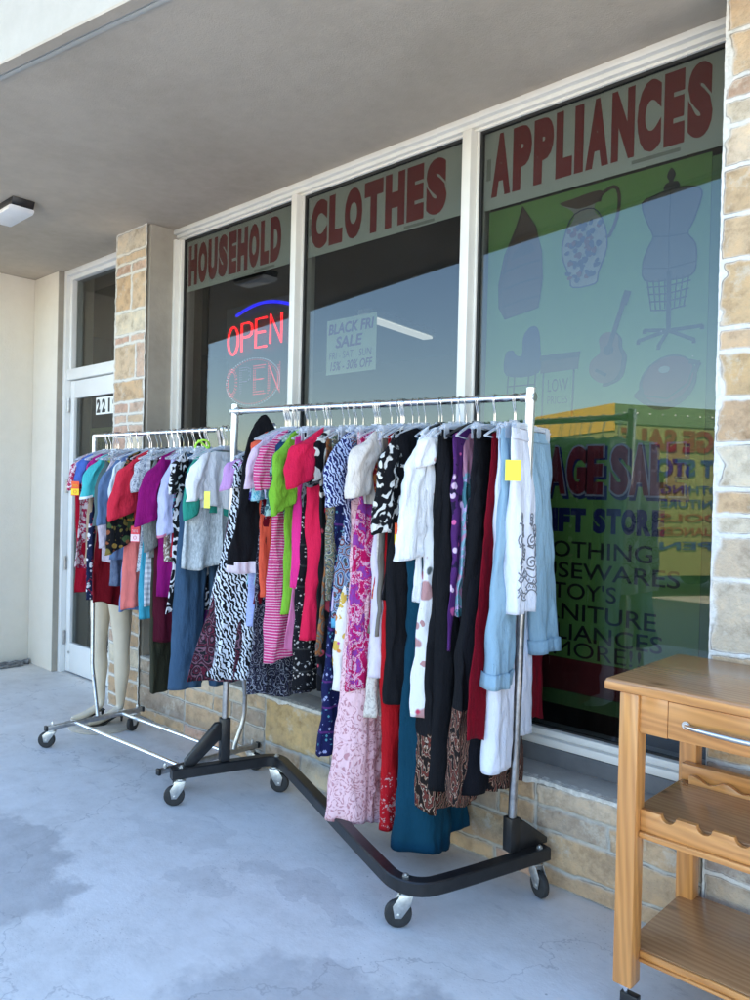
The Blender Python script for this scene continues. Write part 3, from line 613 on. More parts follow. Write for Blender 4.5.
# neon OPEN signs
def glyph(c, x0, x1, z0, z1):
    w = x1-x0; h = z1-z0
    P = lambda u, v: (x0+u*w, z0+v*h)
    if c == 'O': return [[P(.5+.5*math.sin(a), .5+.5*math.cos(a)) for a in [2*math.pi*k/24 for k in range(25)]]]
    if c == 'P': return [[P(0, 0), P(0, 1), P(.65, 1), P(.95, .92), P(1, .75), P(.95, .58), P(.65, .5), P(.04, .5)]]
    if c == 'E': return [[P(1, 1), P(0, 1), P(0, 0), P(1, 0)], [P(0, .52), P(.85, .52)]]
    if c == 'N': return [[P(0, 0), P(0, 1), P(1, 0), P(1, 1)]]
def neon():
    t = thing('neon_sign', 'lit red neon OPEN sign with a blue arc inside the left window', 'neon sign', (-3.87, 3.03, 2.43))
    red = emis('red_neon', (1, .008, .012), .9); blue = emis('blue_neon', (.008, .012, 1), .45); Y = 3.03
    MB().box(-4.27, -3.42, 3.06, 3.068, 2.38, 2.74).build('back_panel', M['blackplastic'], t)
    for i, c in enumerate('OPEN'):
        a = -4.205+i*.146; mb = MB()
        for g in glyph(c, a, a+.108, 2.42+.010*i, 2.60+.010*i):
            mb.tube([(x, Y, z) for x, z in g], .0075, 8, closed=False)
            if c in 'OE':
                cx, cz = a+.0775, 2.5275
        mb.build('neon_letter', red, t)
    mb = MB(); mb.tube([(-4.12+.54*k/20, Y, 2.655+.062*math.sin(math.pi*(k/20*.85+.08))) for k in range(21)], .010, 8); mb.build('neon_arc', blue, t)
    mb = MB(); mb.box(-3.9, -3.86, 3.068, 3.10, 2.45, 2.6); mb.build('transformer', M['blackplastic'], t)
    # dot matrix sign below
    t = thing('led_sign', 'dim dotted LED OPEN sign with an oval of dots below the neon sign', 'led sign', (-3.92, 3.03, 2.09))
    rd = emis('red_led', (1, .05, .08), .35); wd_ = emis('white_led', (.7, .8, 1), .3); pk = emis('faint_led', (.4, .25, .5), .06)
    def dots(pts, sp):
        out = []; 
        for (a, b) in zip(pts[:-1], pts[1:]):
            a, b = Vector(a), Vector(b); n = max(1, int((b-a).length/sp)); out += [a+(b-a)*k/n for k in range(n)]
        return out+[Vector(pts[-1])]
    def dotmesh(ps, r, m, nm):
        mb = MB()
        for p in ps:
            x, z = p; mb.add([(x-r, Y, z), (x, Y, z-r), (x+r, Y, z), (x, Y, z+r), (x, Y-r, z), (x, Y+r, z)], [(0,1,4),(1,2,4),(2,3,4),(3,0,4),(1,0,5),(2,1,5),(3,2,5),(0,3,5)])
        mb.build(nm, m, t, smooth=False)
    MB().box(-4.25, -3.62, 3.06, 3.066, 2.07, 2.39).build('back_panel', M['blackplastic'], t)
    for i, c in enumerate('OPEN'):
        a = -4.215+i*.145; ps = []
        for off in (0, .016):
            for g in glyph(c, a+off, a+.115-off, 2.15+off, 2.33-off): ps += dots(g, .014)
        dotmesh(ps, .0042, pk if c == 'P' else rd, 'dotted_letter')
    for s in (1, .93): dotmesh([Vector((-3.94+.275*s*math.cos(q), 2.232+.150*s*math.sin(q))) for q in [2*math.pi*k/64 for k in range(64)]], .0035, wd_ if s == 1 else rd, 'dotted_oval')
    t2 = thing('led_sign', 'faintly glowing dark red dotted OPEN sign behind the glass above the door', 'led sign', (-5.6, 3.05, 2.45))
    rd2 = emis('dim_red_led', (.5, .06, .03), .06); t = t2; Y = 3.06  # dots given a weak emission so they show
    for i, c in enumerate('OPEN'):
        a = -5.75+i*.17; ps = []
        for g in glyph(c, a, a+.13, 2.53, 2.74): ps += dots(g, .012)
        dotmesh(ps, .0048, rd2, 'dotted_letter')
    ps = [Vector((-5.42+.40*math.cos(q), 2.635+.19*math.sin(q))) for q in [2*math.pi*k/70 for k in range(70)]]; dotmesh(ps, .004, emis('dim_white_led', (.5, .55, .6), .06), 'dotted_oval')
neon()

# fluorescent fixture in the shop, wall pack light under the canopy
t = thing('ceiling_lamp', 'long white fluorescent lamp inside the shop seen through the middle window', 'ceiling lamp', (-5.05, 5.6, 3.2))
mb = MB(); a, b = Vector((-4.97, 5.06, 3.19)), Vector((-5.13, 6.2, 3.19)); d = (b-a).normalized(); q = Vector((-d.y, d.x, 0))
mb.obox((a+b)/2, q*.07, d*(b-a).length/2, Vector((0, 0, .03))); mb.build('lamp_housing', M['paper'], t, bevel=.01)
mb = MB(); mb.obox((a+b)/2-Vector((0, 0, .045)), q*.058, d*((b-a).length/2-.03), Vector((0, 0, .012))); mb.build('lamp_diffuser', emis('fluorescent_diffuser', (1, .97, .9), .18), t, bevel=.008)
t = thing('canopy_light', 'flat white lensed light fixture mounted under the canopy', 'light fixture', (-5.2, 2.03, 3.33))
mb = MB(); mb.prism([(-.22, 3.329), (.22, 3.329), (.20, 3.285), (-.20, 3.285)], (-5.18, 1.945, 0), (1, 0, 0), (0, 0, 1), (0, .14, 0)); mb.build('light_housing', M['blackplastic'], t, bevel=.006)
mb = MB(); mb.prism([(-.205, 3.284), (.205, 3.284), (.175, 3.255), (-.175, 3.255)], (-5.18, 1.935, 0), (1, 0, 0), (0, 0, 1), (0, .16, 0)); mb.build('light_lens', plain('frosted_lens', (.80, .80, .80), .3, var=.05, bmp=.002, bs=120), t, bevel=.012)

# dark grey mat roll lying along the end wall
mb = MB(); mb.tube([(-6.78+.012*math.sin(k*2), 2.42+.028*k, .022) for k in range(17)], [.021+.003*math.sin(k*1.7) for k in range(17)], 12); mb.tube([(-6.735, 2.44+.028*k, .014) for k in range(14)], .012, 8)
tag(mb.build('rolled_mat', plain('grey_felt', (.17, .17, .17), .9, var=.5, vs=40, bmp=.004, bs=60)), 'thin dark grey roll lying on the floor against the end wall', 'rolled mat')

# box trailer across the lot (it shows in the window glass)
def trailer():
    t = thing('box_trailer', 'yellow box trailer painted with garage sale lettering, reflected in the right window', 'trailer', (-6.0, -6.1, 0))
    c = Vector((-6.0, -6.1, 0)); u = Vector((.50, -.866, 0)); w = Vector((-.966, -.26, 0)); w = Vector((-.866, -.50, 0)); W, L, B, T = 3.6, 2.7, .25, 3.1
    yel = plain('yellow_trailer_paint', (.75, .42, .05), .4, var=.05); pale = plain('pale_yellow_trailer_paint', (.26, .235, .085), .45, var=.05); grn = plain('green_rail_paint', (.16, .22, .12), .5)
    mb = MB(); mb.prism([(0, 0), (W, 0), (W, L), (0, L)], c+Vector((0, 0, B)), u, w, (0, 0, T-B-.0)); mb.build('box_body', pale, t, bevel=.03)
    n1 = Vector((-u.y, u.x, 0)) ; n1 = n1 if n1.dot(w) < 0 else -n1
    n2 = Vector((-w.y, w.x, 0)); n2 = n2 if n2.dot(u) < 0 else -n2
    def onface(o, ax, nrm, s0, s1, za, zb, m, nm): MB().prism([(s0, za), (s1, za), (s1, zb), (s0, zb)], o+nrm*.006, ax, (0, 0, 1), nrm*.02).build(nm, m, t)
    onface(c, u, n1, -.02, W, T-.30, T+.02, grn, 'top_rail'); onface(c, w, n2, -.02, L, T-.42, T+.03, yel, 'top_band')
    mb = MB()
    for k in range(14): mb.obox(c+u*(.15+k*.25)+n1*.03+Vector((0, 0, T-.12)), u*.012, n1*.012, Vector((0, 0, .012)))
    mb.build('rivets', M['paper'], t)
    redp = plain('trailer_red_letters', (.22, .02, .015), .5); nv = plain('trailer_navy_letters', (.02, .03, .15), .5)
    def word(txt, o, ax, nrm, s0, s1, za, zb, m, bo=.03):
        mb = text_mb(txt, 0, 1, 0, 1, 0, bo); out = MB()
        # lettering reads left to right for someone facing this side
        left = Vector((0, 0, 1)).cross(nrm); sgn = 1 if left.dot(ax) > 0 else -1
        vs = []
        for v in mb.v:
            s = s0+(s1-s0)*(v[0] if sgn > 0 else 1-v[0]); vs.append(o+ax*s+Vector((0, 0, za+(zb-za)*v[2]))+nrm*.03)
        out.add(vs, mb.f); out.build('lettering', m, t, smooth=False)
    word('GARAGE SALE', c, u, n1, .1, 3.3, 2.36, 2.74, redp, .05); word('THRIFT STORE', c, u, n1, .3, 3.1, 1.95, 2.25, nv, .05)
    for i, s in enumerate(('CLOTHING', 'FURNITURE', 'TOOLS', 'APPLIANCES', 'OPEN')): word(s, c, u, n1, .9, 2.5, 1.66-.24*i, 1.80-.24*i, nv if i < 2 or i == 4 else redp, .02)
    word('GARAGE SALE', c, w, n2, .2, 4.4, 2.05, 2.55, redp, .05)
    for a in (1.0, 1.9):
        p = c+u*.25+w*(L*.45+a-1)
        for off in (0, W-.5):
            q = c+u*(off+.02)+w*(L*.4+a-1); mb = MB(); mb.tube([q+Vector((0, 0, .26)), q+u*.24+Vector((0, 0, .26))], .40, 24)
            wh = mb.build('wheel', M['rubber'], t); MB().tube([q-u*.01+Vector((0, 0, .26)), q+u*.25+Vector((0, 0, .26))], .2, 20).build('rim', M['zinc'], wh)
trailer()

# the shop window signs stand just behind the glass plane
bpy.context.view_layer.update()
for o in list(COL.objects):
    if o.parent is None and o.get('category') in ('sign', 'banner', 'neon sign', 'led sign') or (o.parent is None and o.get('category') == 'notice' and o.location.x > -4):
        if o.location.x > -5: o.location += Vector((o.location.x*.017, .048, (o.location.z-1.55)*.017))
# ------------------------------------------------------------------ racks
def caster(parent, x, y, ztop, ang, r=.052):
    """swivel caster: wheel, fork and stem; ztop = underside of the frame, wheel resting on the floor"""
    c, s = math.cos(ang), math.sin(ang); d = Vector((c, s, 0)); q = Vector((-s, c, 0)); off = d*.028; ctr = Vector((x, y, 0))+off+Vector((0, 0, r))
    mb = MB()
    prof = [(-.013, .022), (-.0135, r*.80), (-.0115, r*.93), (-.006, r), (.006, r), (.0115, r*.93), (.0135, r*.80), (.013, .022)]
    n = 28; vs = []
    for (a, rr) in prof:
        for k in range(n):
            t = 2*math.pi*k/n; vs.append(ctr+q*a+d*rr*math.cos(t)+Vector((0, 0, rr*math.sin(t))))
    fs = [(i*n+k, i*n+(k+1) % n, (i+1)*n+(k+1) % n, (i+1)*n+k) for i in range(len(prof)-1) for k in range(n)]+[tuple(range(n)), tuple((len(prof)-1)*n+k for k in range(n))]
    mb.add(vs, fs); w = mb.build('caster', M['rubber'], parent)
    mb = MB()
    for sg in (-1, 1):
        o = q*sg*.0175
        mb.prism([(-.012, -.012), (.012, -.012), (.020, .030), (-.006+.0, ztop-r-.012), (-.052, ztop-r-.012), (-.045, .035)], ctr+o-q*.0015, d, (0, 0, 1), q*.003)
    top = Vector((x, y, ztop-.010)); mb.obox(top, d*.026, q*.019, Vector((0, 0, .002)))
    mb.tube([top, top+Vector((0, 0, .010))], .022, 16); mb.tube([ctr-q*.021, ctr+q*.021], .006, 8)
    mb.build('caster_fork', M['zinc'], w, bevel=.0008)
    return w

BAL, BAR_ = Vector((-3.215, 2.378, 1.945)), Vector((-1.632, 2.572, 1.93))
def z_rack():
    t = thing('clothes_rack', 'heavy rolling rack with a black Z shaped base and chrome poles, nearest the camera', 'clothes rack', (-2.42, 2.46, 0))
    # black square tube base, swept with rounded bends
    P = [(-3.298, 2.095), (-3.165, 2.50), (-3.13, 2.585), (-3.065, 2.60), (-2.98, 2.565), (-1.93, 2.135), (-1.83, 2.10), (-1.745, 2.125), (-1.705, 2.20), (-1.58, 2.70)]
    def chaikin(p, it=2):
        for _ in range(it):
            out = [p[0]]
            for a, b in zip(p[:-1], p[1:]): out += [(a[0]*.75+b[0]*.25, a[1]*.75+b[1]*.25), (a[0]*.25+b[0]*.75, a[1]*.25+b[1]*.75)]
            p = out+[p[-1]]
        return p
    pts = chaikin(P); mb = MB(); vs = []; hw = .026; zc = .158; N = len(pts)
    sec = [(-hw, -hw+.005), (-hw, hw-.005), (-hw+.005, hw), (hw-.005, hw), (hw, hw-.005), (hw, -hw+.005), (hw-.005, -hw), (-hw+.005, -hw)]
    for i in range(N):
        a = Vector(pts[max(0, i-1)]); b = Vector(pts[min(N-1, i+1)]); d = (b-a).normalized(); nrm = Vector((-d.y, d.x))
        for (u, v) in sec: vs.append((pts[i][0]+nrm.x*u, pts[i][1]+nrm.y*u, zc+v))
    fs = [(i*8+k, i*8+(k+1) % 8, (i+1)*8+(k+1) % 8, (i+1)*8+k) for i in range(N-1) for k in range(8)]+[tuple(range(8)), tuple((N-1)*8+k for k in range(8))]
    mb.add(vs, fs); mb.build('base_frame', M['blackpaint'], t, ang=30)
    ends = (Vector((-3.222, 2.352, 0)), Vector((-1.650, 2.56, 0))); dirs = (Vector((.32, .947, 0)), Vector((.266, .964, 0)))
    for i, (e, d) in enumerate(zip(ends, dirs)):
        q = Vector((-d.y, d.x, 0)); top = .40 if i == 0 else .335
        if i == 1: top = .315
        mb = MB(); mb.obox(e+Vector((0, 0, (.185+top)/2)), d*.024, q*.024, Vector((0, 0, (top-.185)/2))); mb.build('pole_socket', M['blackpaint'], t, bevel=.003)
        sg = -1 if i == 0 else 1
        mb = MB(); mb.prism([(.022, top-.02), (.05, top-.02), (.175, .205), (.175, .184), (.022, .184)] if sg > 0 else [(-.022, top-.02), (-.05, top-.02), (-.20, .215), (-.20, .184), (-.15, .184), (-.035, top-.11), (-.022, top-.11)], e-q*.014, d, (0, 0, 1), q*.028)
        mb.build('gusset', M['blackpaint'], t, bevel=.002)
        tp = (BAL if i == 0 else BAR_)+Vector((-.012 if i == 0 else .012, 0, 0)); bt = e+Vector((0, 0, top-.05))
        mb = MB(); mb.tube([bt, Vector((tp.x, tp.y, tp.z+.03))], .0165, 18); mb.build('pole', M['steel'], t)
        mb = MB(); a = bt.lerp(Vector((tp.x, tp.y, tp.z+.03)), .62 if i else .55); b = Vector((tp.x, tp.y, tp.z+.035)); mb.tube([a, b, b+Vector((0, 0, .002))], [.0185, .0185, .012], 18); mb.build('pole_top', plain('bright_zinc', (.80, .80, .78), .35, .85), t)
    mb = MB(); d = (BAR_-BAL).normalized(); mb.tube([BAL-d*.012, BAR_+d*.012], .0145, 18); mb.build('hanging_bar', M['chrome'], t)
    mb = MB(); mb.tube([BAL-d*.03, BAL+d*.03], .020, 16); mb.build('bar_collar', M['zinc'], t); MB().tube([BAR_-d*.03, BAR_+d*.03], .018, 16).build('bar_collar', M['zinc'], t)
    for (x, y, a) in ((-3.278, 2.135, -2.2), (-3.10, 2.58, .6), (-1.80, 2.12, -2.4), (-1.60, 2.66, -.4)): caster(t, x, y, .132, a, .05)
    for (x, y) in ((-3.28, 2.14), (-3.09, 2.585), (-1.80, 2.115), (-1.585, 2.66)):
        MB().tube([(x, y, .183), (x, y, .190)], .013, 6).tube([(x, y, .19), (x, y, .196)], .006, 8).build('bolt', M['zinc'], t)
z_rack()

SAL, SAR = Vector((-4.69, 2.372, 1.868)), Vector((-3.46, 2.40, 1.862))
def salesman_rack():
    t = thing('clothes_rack', 'lighter chrome folding rolling rack standing behind the Z shaped one, by the door', 'clothes rack', (-4.0, 2.36, 0))
    for (x, tilt) in ((-4.50, 0), (-3.44, .10)):
        mb = MB(); mb.box(x-.0125, x+.0125, 2.02+tilt, 2.63+tilt, .112, .140); mb.build('crossbar', M['steel'], t, bevel=.004)
        [MB().box(x-.015, x+.015, q_+tilt, q_+tilt+.015, .11, .142).build('end_plug', M['blackplastic'], t, bevel=.003) for q_ in (2.005, 2.63)]
        for y in (2.05+tilt, 2.60+tilt): MB().tube([(x, y, .14), (x, y, .155), (x, y, .163)], [.008, .009, .004], 8).build('bolt', M['zinc'], t)
    caster(t, -4.52, 2.055, .110, -2.3, .048); caster(t, -4.51, 2.595, .110, -1.2, .048); caster(t, -3.44, 2.215, .110, 2.2, .048); caster(t, -3.44, 2.69, .110, .5, .048)
    for y in (2.19, 2.49):
        MB().tube([(-4.51, y, .126), (-3.43, y+.05, .126)], .0115, 14).build('lower_rail', M['chrome'], t)
        MB().tube([(-4.53, y, .126), (-4.49, y, .126)], .016, 12).build('rail_clamp', M['zinc'], t)
    MB().tube([(-4.505, 2.335, .13), (-4.60, 2.345, .40), (-4.615, 2.348, .44), (SAL.x, SAL.y, SAL.z)], .0125, 14).build('upright', M['steel'], t)
    MB().tube([(-3.44, 2.575, .13), (-3.44, 2.585, .17), (-3.435, 2.625, .27), (-3.432, 2.635, .33), (-3.43, 2.635, .42), (-3.41, 2.52, 1.3), (-3.40, SAR.y, SAR.z)], .0125, 14).build('upright', M['steel'], t)
    MB().tube([(SAL.x-.005, SAL.y, SAL.z-.6), (SAL.x-.0, SAL.y, SAL.z+.005)], .0145, 14).build('upright_sleeve', plain('bright_sleeve', (.78, .78, .76), .35, .8), t)
    MB().tube([SAL-Vector((.0, 0, 0)), SAR+Vector((.06, 0, 0))], .0125, 16).build('hanging_bar', M['chrome'], t)
    MB().tube([(-4.60, 2.345, .375), (-4.57, 2.335, .375)], .007, 8).build('thumb_screw', M['steel'], t)
salesman_rack()

# ------------------------------------------------------------------ mannequin legs
def mannequin():
    t = thing('mannequin', 'cream trouser mannequin legs on a round base behind the folding rack', 'mannequin', (-4.72, 2.50, 0))
    mb = MB()
    c = Vector((-4.735, 2.495, 0))
    vs = []; prof = [(0, .215), (.012, .218), (.02, .205), (.026, .18), (.03, .0)]; n = 48
    for (z, r) in prof:
        for k in range(n): vs.append((c.x+r*math.cos(2*math.pi*k/n)*1.0, c.y+r*math.sin(2*math.pi*k/n), z+.001))
    fs = [(i*n+k, i*n+(k+1) % n, (i+1)*n+(k+1) % n, (i+1)*n+k) for i in range(len(prof)-1) for k in range(n)]+[tuple(range(n))]
    mb.add(vs, fs); mb.build('base_plate', plain('scuffed_base', (.46, .41, .34), .5, var=.15, vs=9), t)
    # one continuous skin: hips, thighs, knees, calves, heels, toes
    V = [(-4.70, 2.50, .98)]; E_ = []; Rr = [(.15, .11)]
    def chain(start, pts):
        prev = start
        for (x, y, z, a, b) in pts: V.append((x, y, z)); Rr.append((a, b)); E_.append((prev, len(V)-1)); prev = len(V)-1
    chain(0, [(-4.785, 2.50, .90, .085, .085), (-4.795, 2.49, .72, .070, .072), (-4.79, 2.485, .56, .052, .054), (-4.79, 2.48, .50, .050, .052), (-4.795, 2.50, .38, .050, .054), (-4.80, 2.50, .26, .037, .040), (-4.80, 2.51, .15, .026, .028), (-4.802, 2.505, .115, .026, .030), (-4.81, 2.455, .085, .026, .026), (-4.83, 2.385, .050, .030, .018), (-4.845, 2.325, .044, .022, .012)])
    chain(0, [(-4.615, 2.52, .90, .085, .085), (-4.60, 2.53, .72, .070, .072), (-4.585, 2.53, .56, .053, .054), (-4.585, 2.53, .50, .050, .052), (-4.60, 2.545, .38, .050, .054), (-4.62, 2.55, .26, .037, .040), (-4.64, 2.56, .15, .026, .028), (-4.642, 2.555, .115, .026, .030), (-4.655, 2.50, .085, .026, .026), (-4.675, 2.425, .050, .030, .018), (-4.69, 2.365, .044, .022, .012)])
    V.append((-4.70, 2.51, 1.10)); Rr.append((.13, .10)); E_.append((0, len(V)-1))
    me = bpy.data.meshes.new('legs'); me.from_pydata([tuple(v) for v in V], E_, [])
    o = bpy.data.objects.new('legs', me); COL.objects.link(o)
    sk = o.modifiers.new('s', 'SKIN'); sb = o.modifiers.new('b', 'SUBSURF'); sb.levels = sb.render_levels = 2; sk.use_smooth_shade = True
    for i, r in enumerate(Rr): me.skin_vertices[0].data[i].radius = r
    me.skin_vertices[0].data[0].use_root = True
    dg = bpy.context.evaluated_depsgraph_get(); dg.update()
    m2 = bpy.data.meshes.new_from_object(o.evaluated_get(dg)); bpy.data.objects.remove(o)
    m2.name = 'legs'; m2.materials.clear(); m2.materials.append(M['mannequin']); m2.polygons.foreach_set('use_smooth', [True]*len(m2.polygons))
    put(bpy.data.objects.new('legs', m2), t)
    for (x, y, a) in ((-4.81, 2.505, 0), (-4.65, 2.555, 0)):
        d = Vector((-.16, -.985, 0)); q = Vector((-d.y, d.x, 0)); p = Vector((x, y, 0))
        pts = [p-d*.03+Vector((0, 0, .084)), p+Vector((0, 0, .082)), p+d*.05+Vector((0, 0, .058)), p+d*.10+Vector((0, 0, .034)), p+d*.17+Vector((0, 0, .030)), p+d*.215+Vector((0, 0, .033))]
        vs = []
        for k, c_ in enumerate(pts):
            w = (.024, .026, .024, .032, .034, .014)[k]; vs += [c_-q*w, c_+q*w, c_+q*w-Vector((0, 0, .005)), c_-q*w-Vector((0, 0, .005))]
        fs = [(4*i+j, 4*i+(j+1) % 4, 4*i+4+(j+1) % 4, 4*i+4+j) for i in range(5) for j in range(4)]+[(0, 1, 2, 3), (20, 21, 22, 23)]
        MB().add(vs, fs).tube([p-d*.02+Vector((0, 0, .08)), p-d*.018+Vector((0, 0, .03))], [.012, .006], 8).build('shoe_sole', M['blackplastic'], t)
mannequin()

# ------------------------------------------------------------------ pine kitchen cart
def cart():
    t = thing('kitchen_cart', 'varnished pine kitchen trolley with a wine rack shelf and a steel bar handle', 'kitchen cart', (-.7, 2.46, 0))
    X0, X1, Y0, Y1 = -1.098, -.28, 2.192, 2.738
    mb = MB(); mb.box(X0, X1, Y0, Y1, .975, 1.010); mb.build('table_top', M['woodtop'], t, bevel=.008, seg=3)
    mb = MB(); mb.box(X0+.0005, X1, Y0-.0025, Y0+.004, .9775, 1.0020)
    mb.build('top_edge', M['woodx'], t, bevel=.003)
    lx = ((-1.056, -.996), (-.38, -.32)); ly = ((2.205, 2.268), (2.662, 2.722))
    for a, b in lx:
        for c, d in ly:
            mb = MB(); mb.box(a, b, c, d, .100, .9745); mb.build('leg', M['woodz'], t, bevel=.006, seg=2)
            p = Vector(((a+b)/2, (c+d)/2, 0)); MB().tube([p+Vector((0, 0, .055)), p+Vector((0, 0, .10))], .008, 10).tube([p+Vector((0, 0, .093)), p+Vector((0, 0, .0995))], .024, 14).build('caster_stem', M['chrome'], t)
            mb = MB(); mb.obox(p+Vector((.014, .0, .056)), Vector((.027, 0, 0)), Vector((0, .013, 0)), Vector((0, 0, .016))); mb.tube([p+Vector((.02, -.016, .026)), p+Vector((.02, .016, .026))], .0255, 22); mb.build('caster', M['blackplastic'], t, bevel=.002)
    x0, x1 = -.9955, -.3805
    mb = MB(); mb.box(x0, -.912, 2.214, 2.238, .862, .9745); mb.build('front_apron', M['woodx'], t, bevel=.002)
    dr = MB().box(-.9105, x1-.08, 2.212, 2.236, .864, .971).build('drawer', M['woodx'], t, bevel=.003)
    MB().box(-.9105+.02, x1-.10, 2.2365, 2.62, .87, .95).build('drawer_box', M['woody'], dr)
    MB().box(x1-.0795, x1, 2.214, 2.238, .862, .9745).build('front_apron', M['woodx'], t, bevel=.002)
    hx0, hx1 = -.857, -.52; pts = [(hx0, 2.212, .915), (hx0+.004, 2.197, .915)]+[(hx0+(hx1-hx0)*k/14, 2.192-.020*math.sin(math.pi*k/14), .915) for k in range(1, 14)]+[(hx1-.004, 2.197, .915), (hx1, 2.212, .915)]
    mb = MB(); mb.tube(pts, [.006]*2+[.0062+.0022*math.sin(math.pi*k/14) for k in range(1, 14)]+[.006]*2, 12); mb.tube([(hx0, 2.2115, .915), (hx0, 2.206, .915)], .0115, 18); mb.tube([(hx1, 2.2115, .915), (hx1, 2.206, .915)], .0115, 18); mb.build('drawer_handle', M['brushed'], dr)
    MB().box(-1.046, -1.022, 2.2685, 2.6615, .862, .9745).build('side_apron', M['woody'], t, bevel=.002)
    MB().box(x0, x1, 2.69, 2.714, .862, .9745).build('back_apron', M['woodx'], t, bevel=.002)
    # wine rack shelf
    def scallop(y0, y1, zb, zt, nm, xs, rr, wave=False):
        pl = [(x0, zb), (x1, zb), (x1, zt)]
        if wave:
            pl += [(x1-(x1-x0)*k/80, zt-.009+.009*math.cos(2*math.pi*(k/80*(x1-x0)/.106)+2.0)) for k in range(1, 81)]
        else:
            for cx in sorted(xs, reverse=True): pl += [(cx+rr*math.cos(a), zt-rr*math.sin(a)*.95) for a in [math.pi*k/12 for k in range(13)]]
            pl.append((x0, zt))
        MB().prism(pl, (0, y0, 0), (1, 0, 0), (0, 0, 1), (0, y1-y0, 0)).build(nm, M['woodx'], t, bevel=.0015)
    xs = [-.912+.103*k for k in range(5)]
    scallop(2.236, 2.256, .566, .630, 'bottle_rail', xs, .022); scallop(2.60, 2.618, .585, .640, 'bottle_rail', xs, .02, True)
    MB().box(x0, x1, 2.226, 2.266, .547, .5655).build('shelf_lip', M['woodx'], t, bevel=.004)
    MB().box(-1.03, x1, 2.2665, 2.70, .600, .612).build('rack_shelf', M['woodtop'], t, bevel=.002)
    MB().box(-1.03, x1, 2.6225, 2.6615, .613, .668).build('back_rail', M['woodx'], t, bevel=.003)
    for y in (2.2685,): MB().box(-1.046, -1.028, y, 2.6615, .575, .599).build('side_rail', M['woody'], t, bevel=.002)
    # bottom shelf with grooved front edge
    MB().box(-1.045, x1, 2.268, 2.71, .176, .200).build('bottom_shelf', M['woodtop'], t, bevel=.003)
    MB().box(x0, x1, 2.256, 2.2675, .178, .1985).box(x0, x1, 2.250, 2.2675, .168, .1775).build('shelf_edge', M['woodx'], t, bevel=.002)
cart()
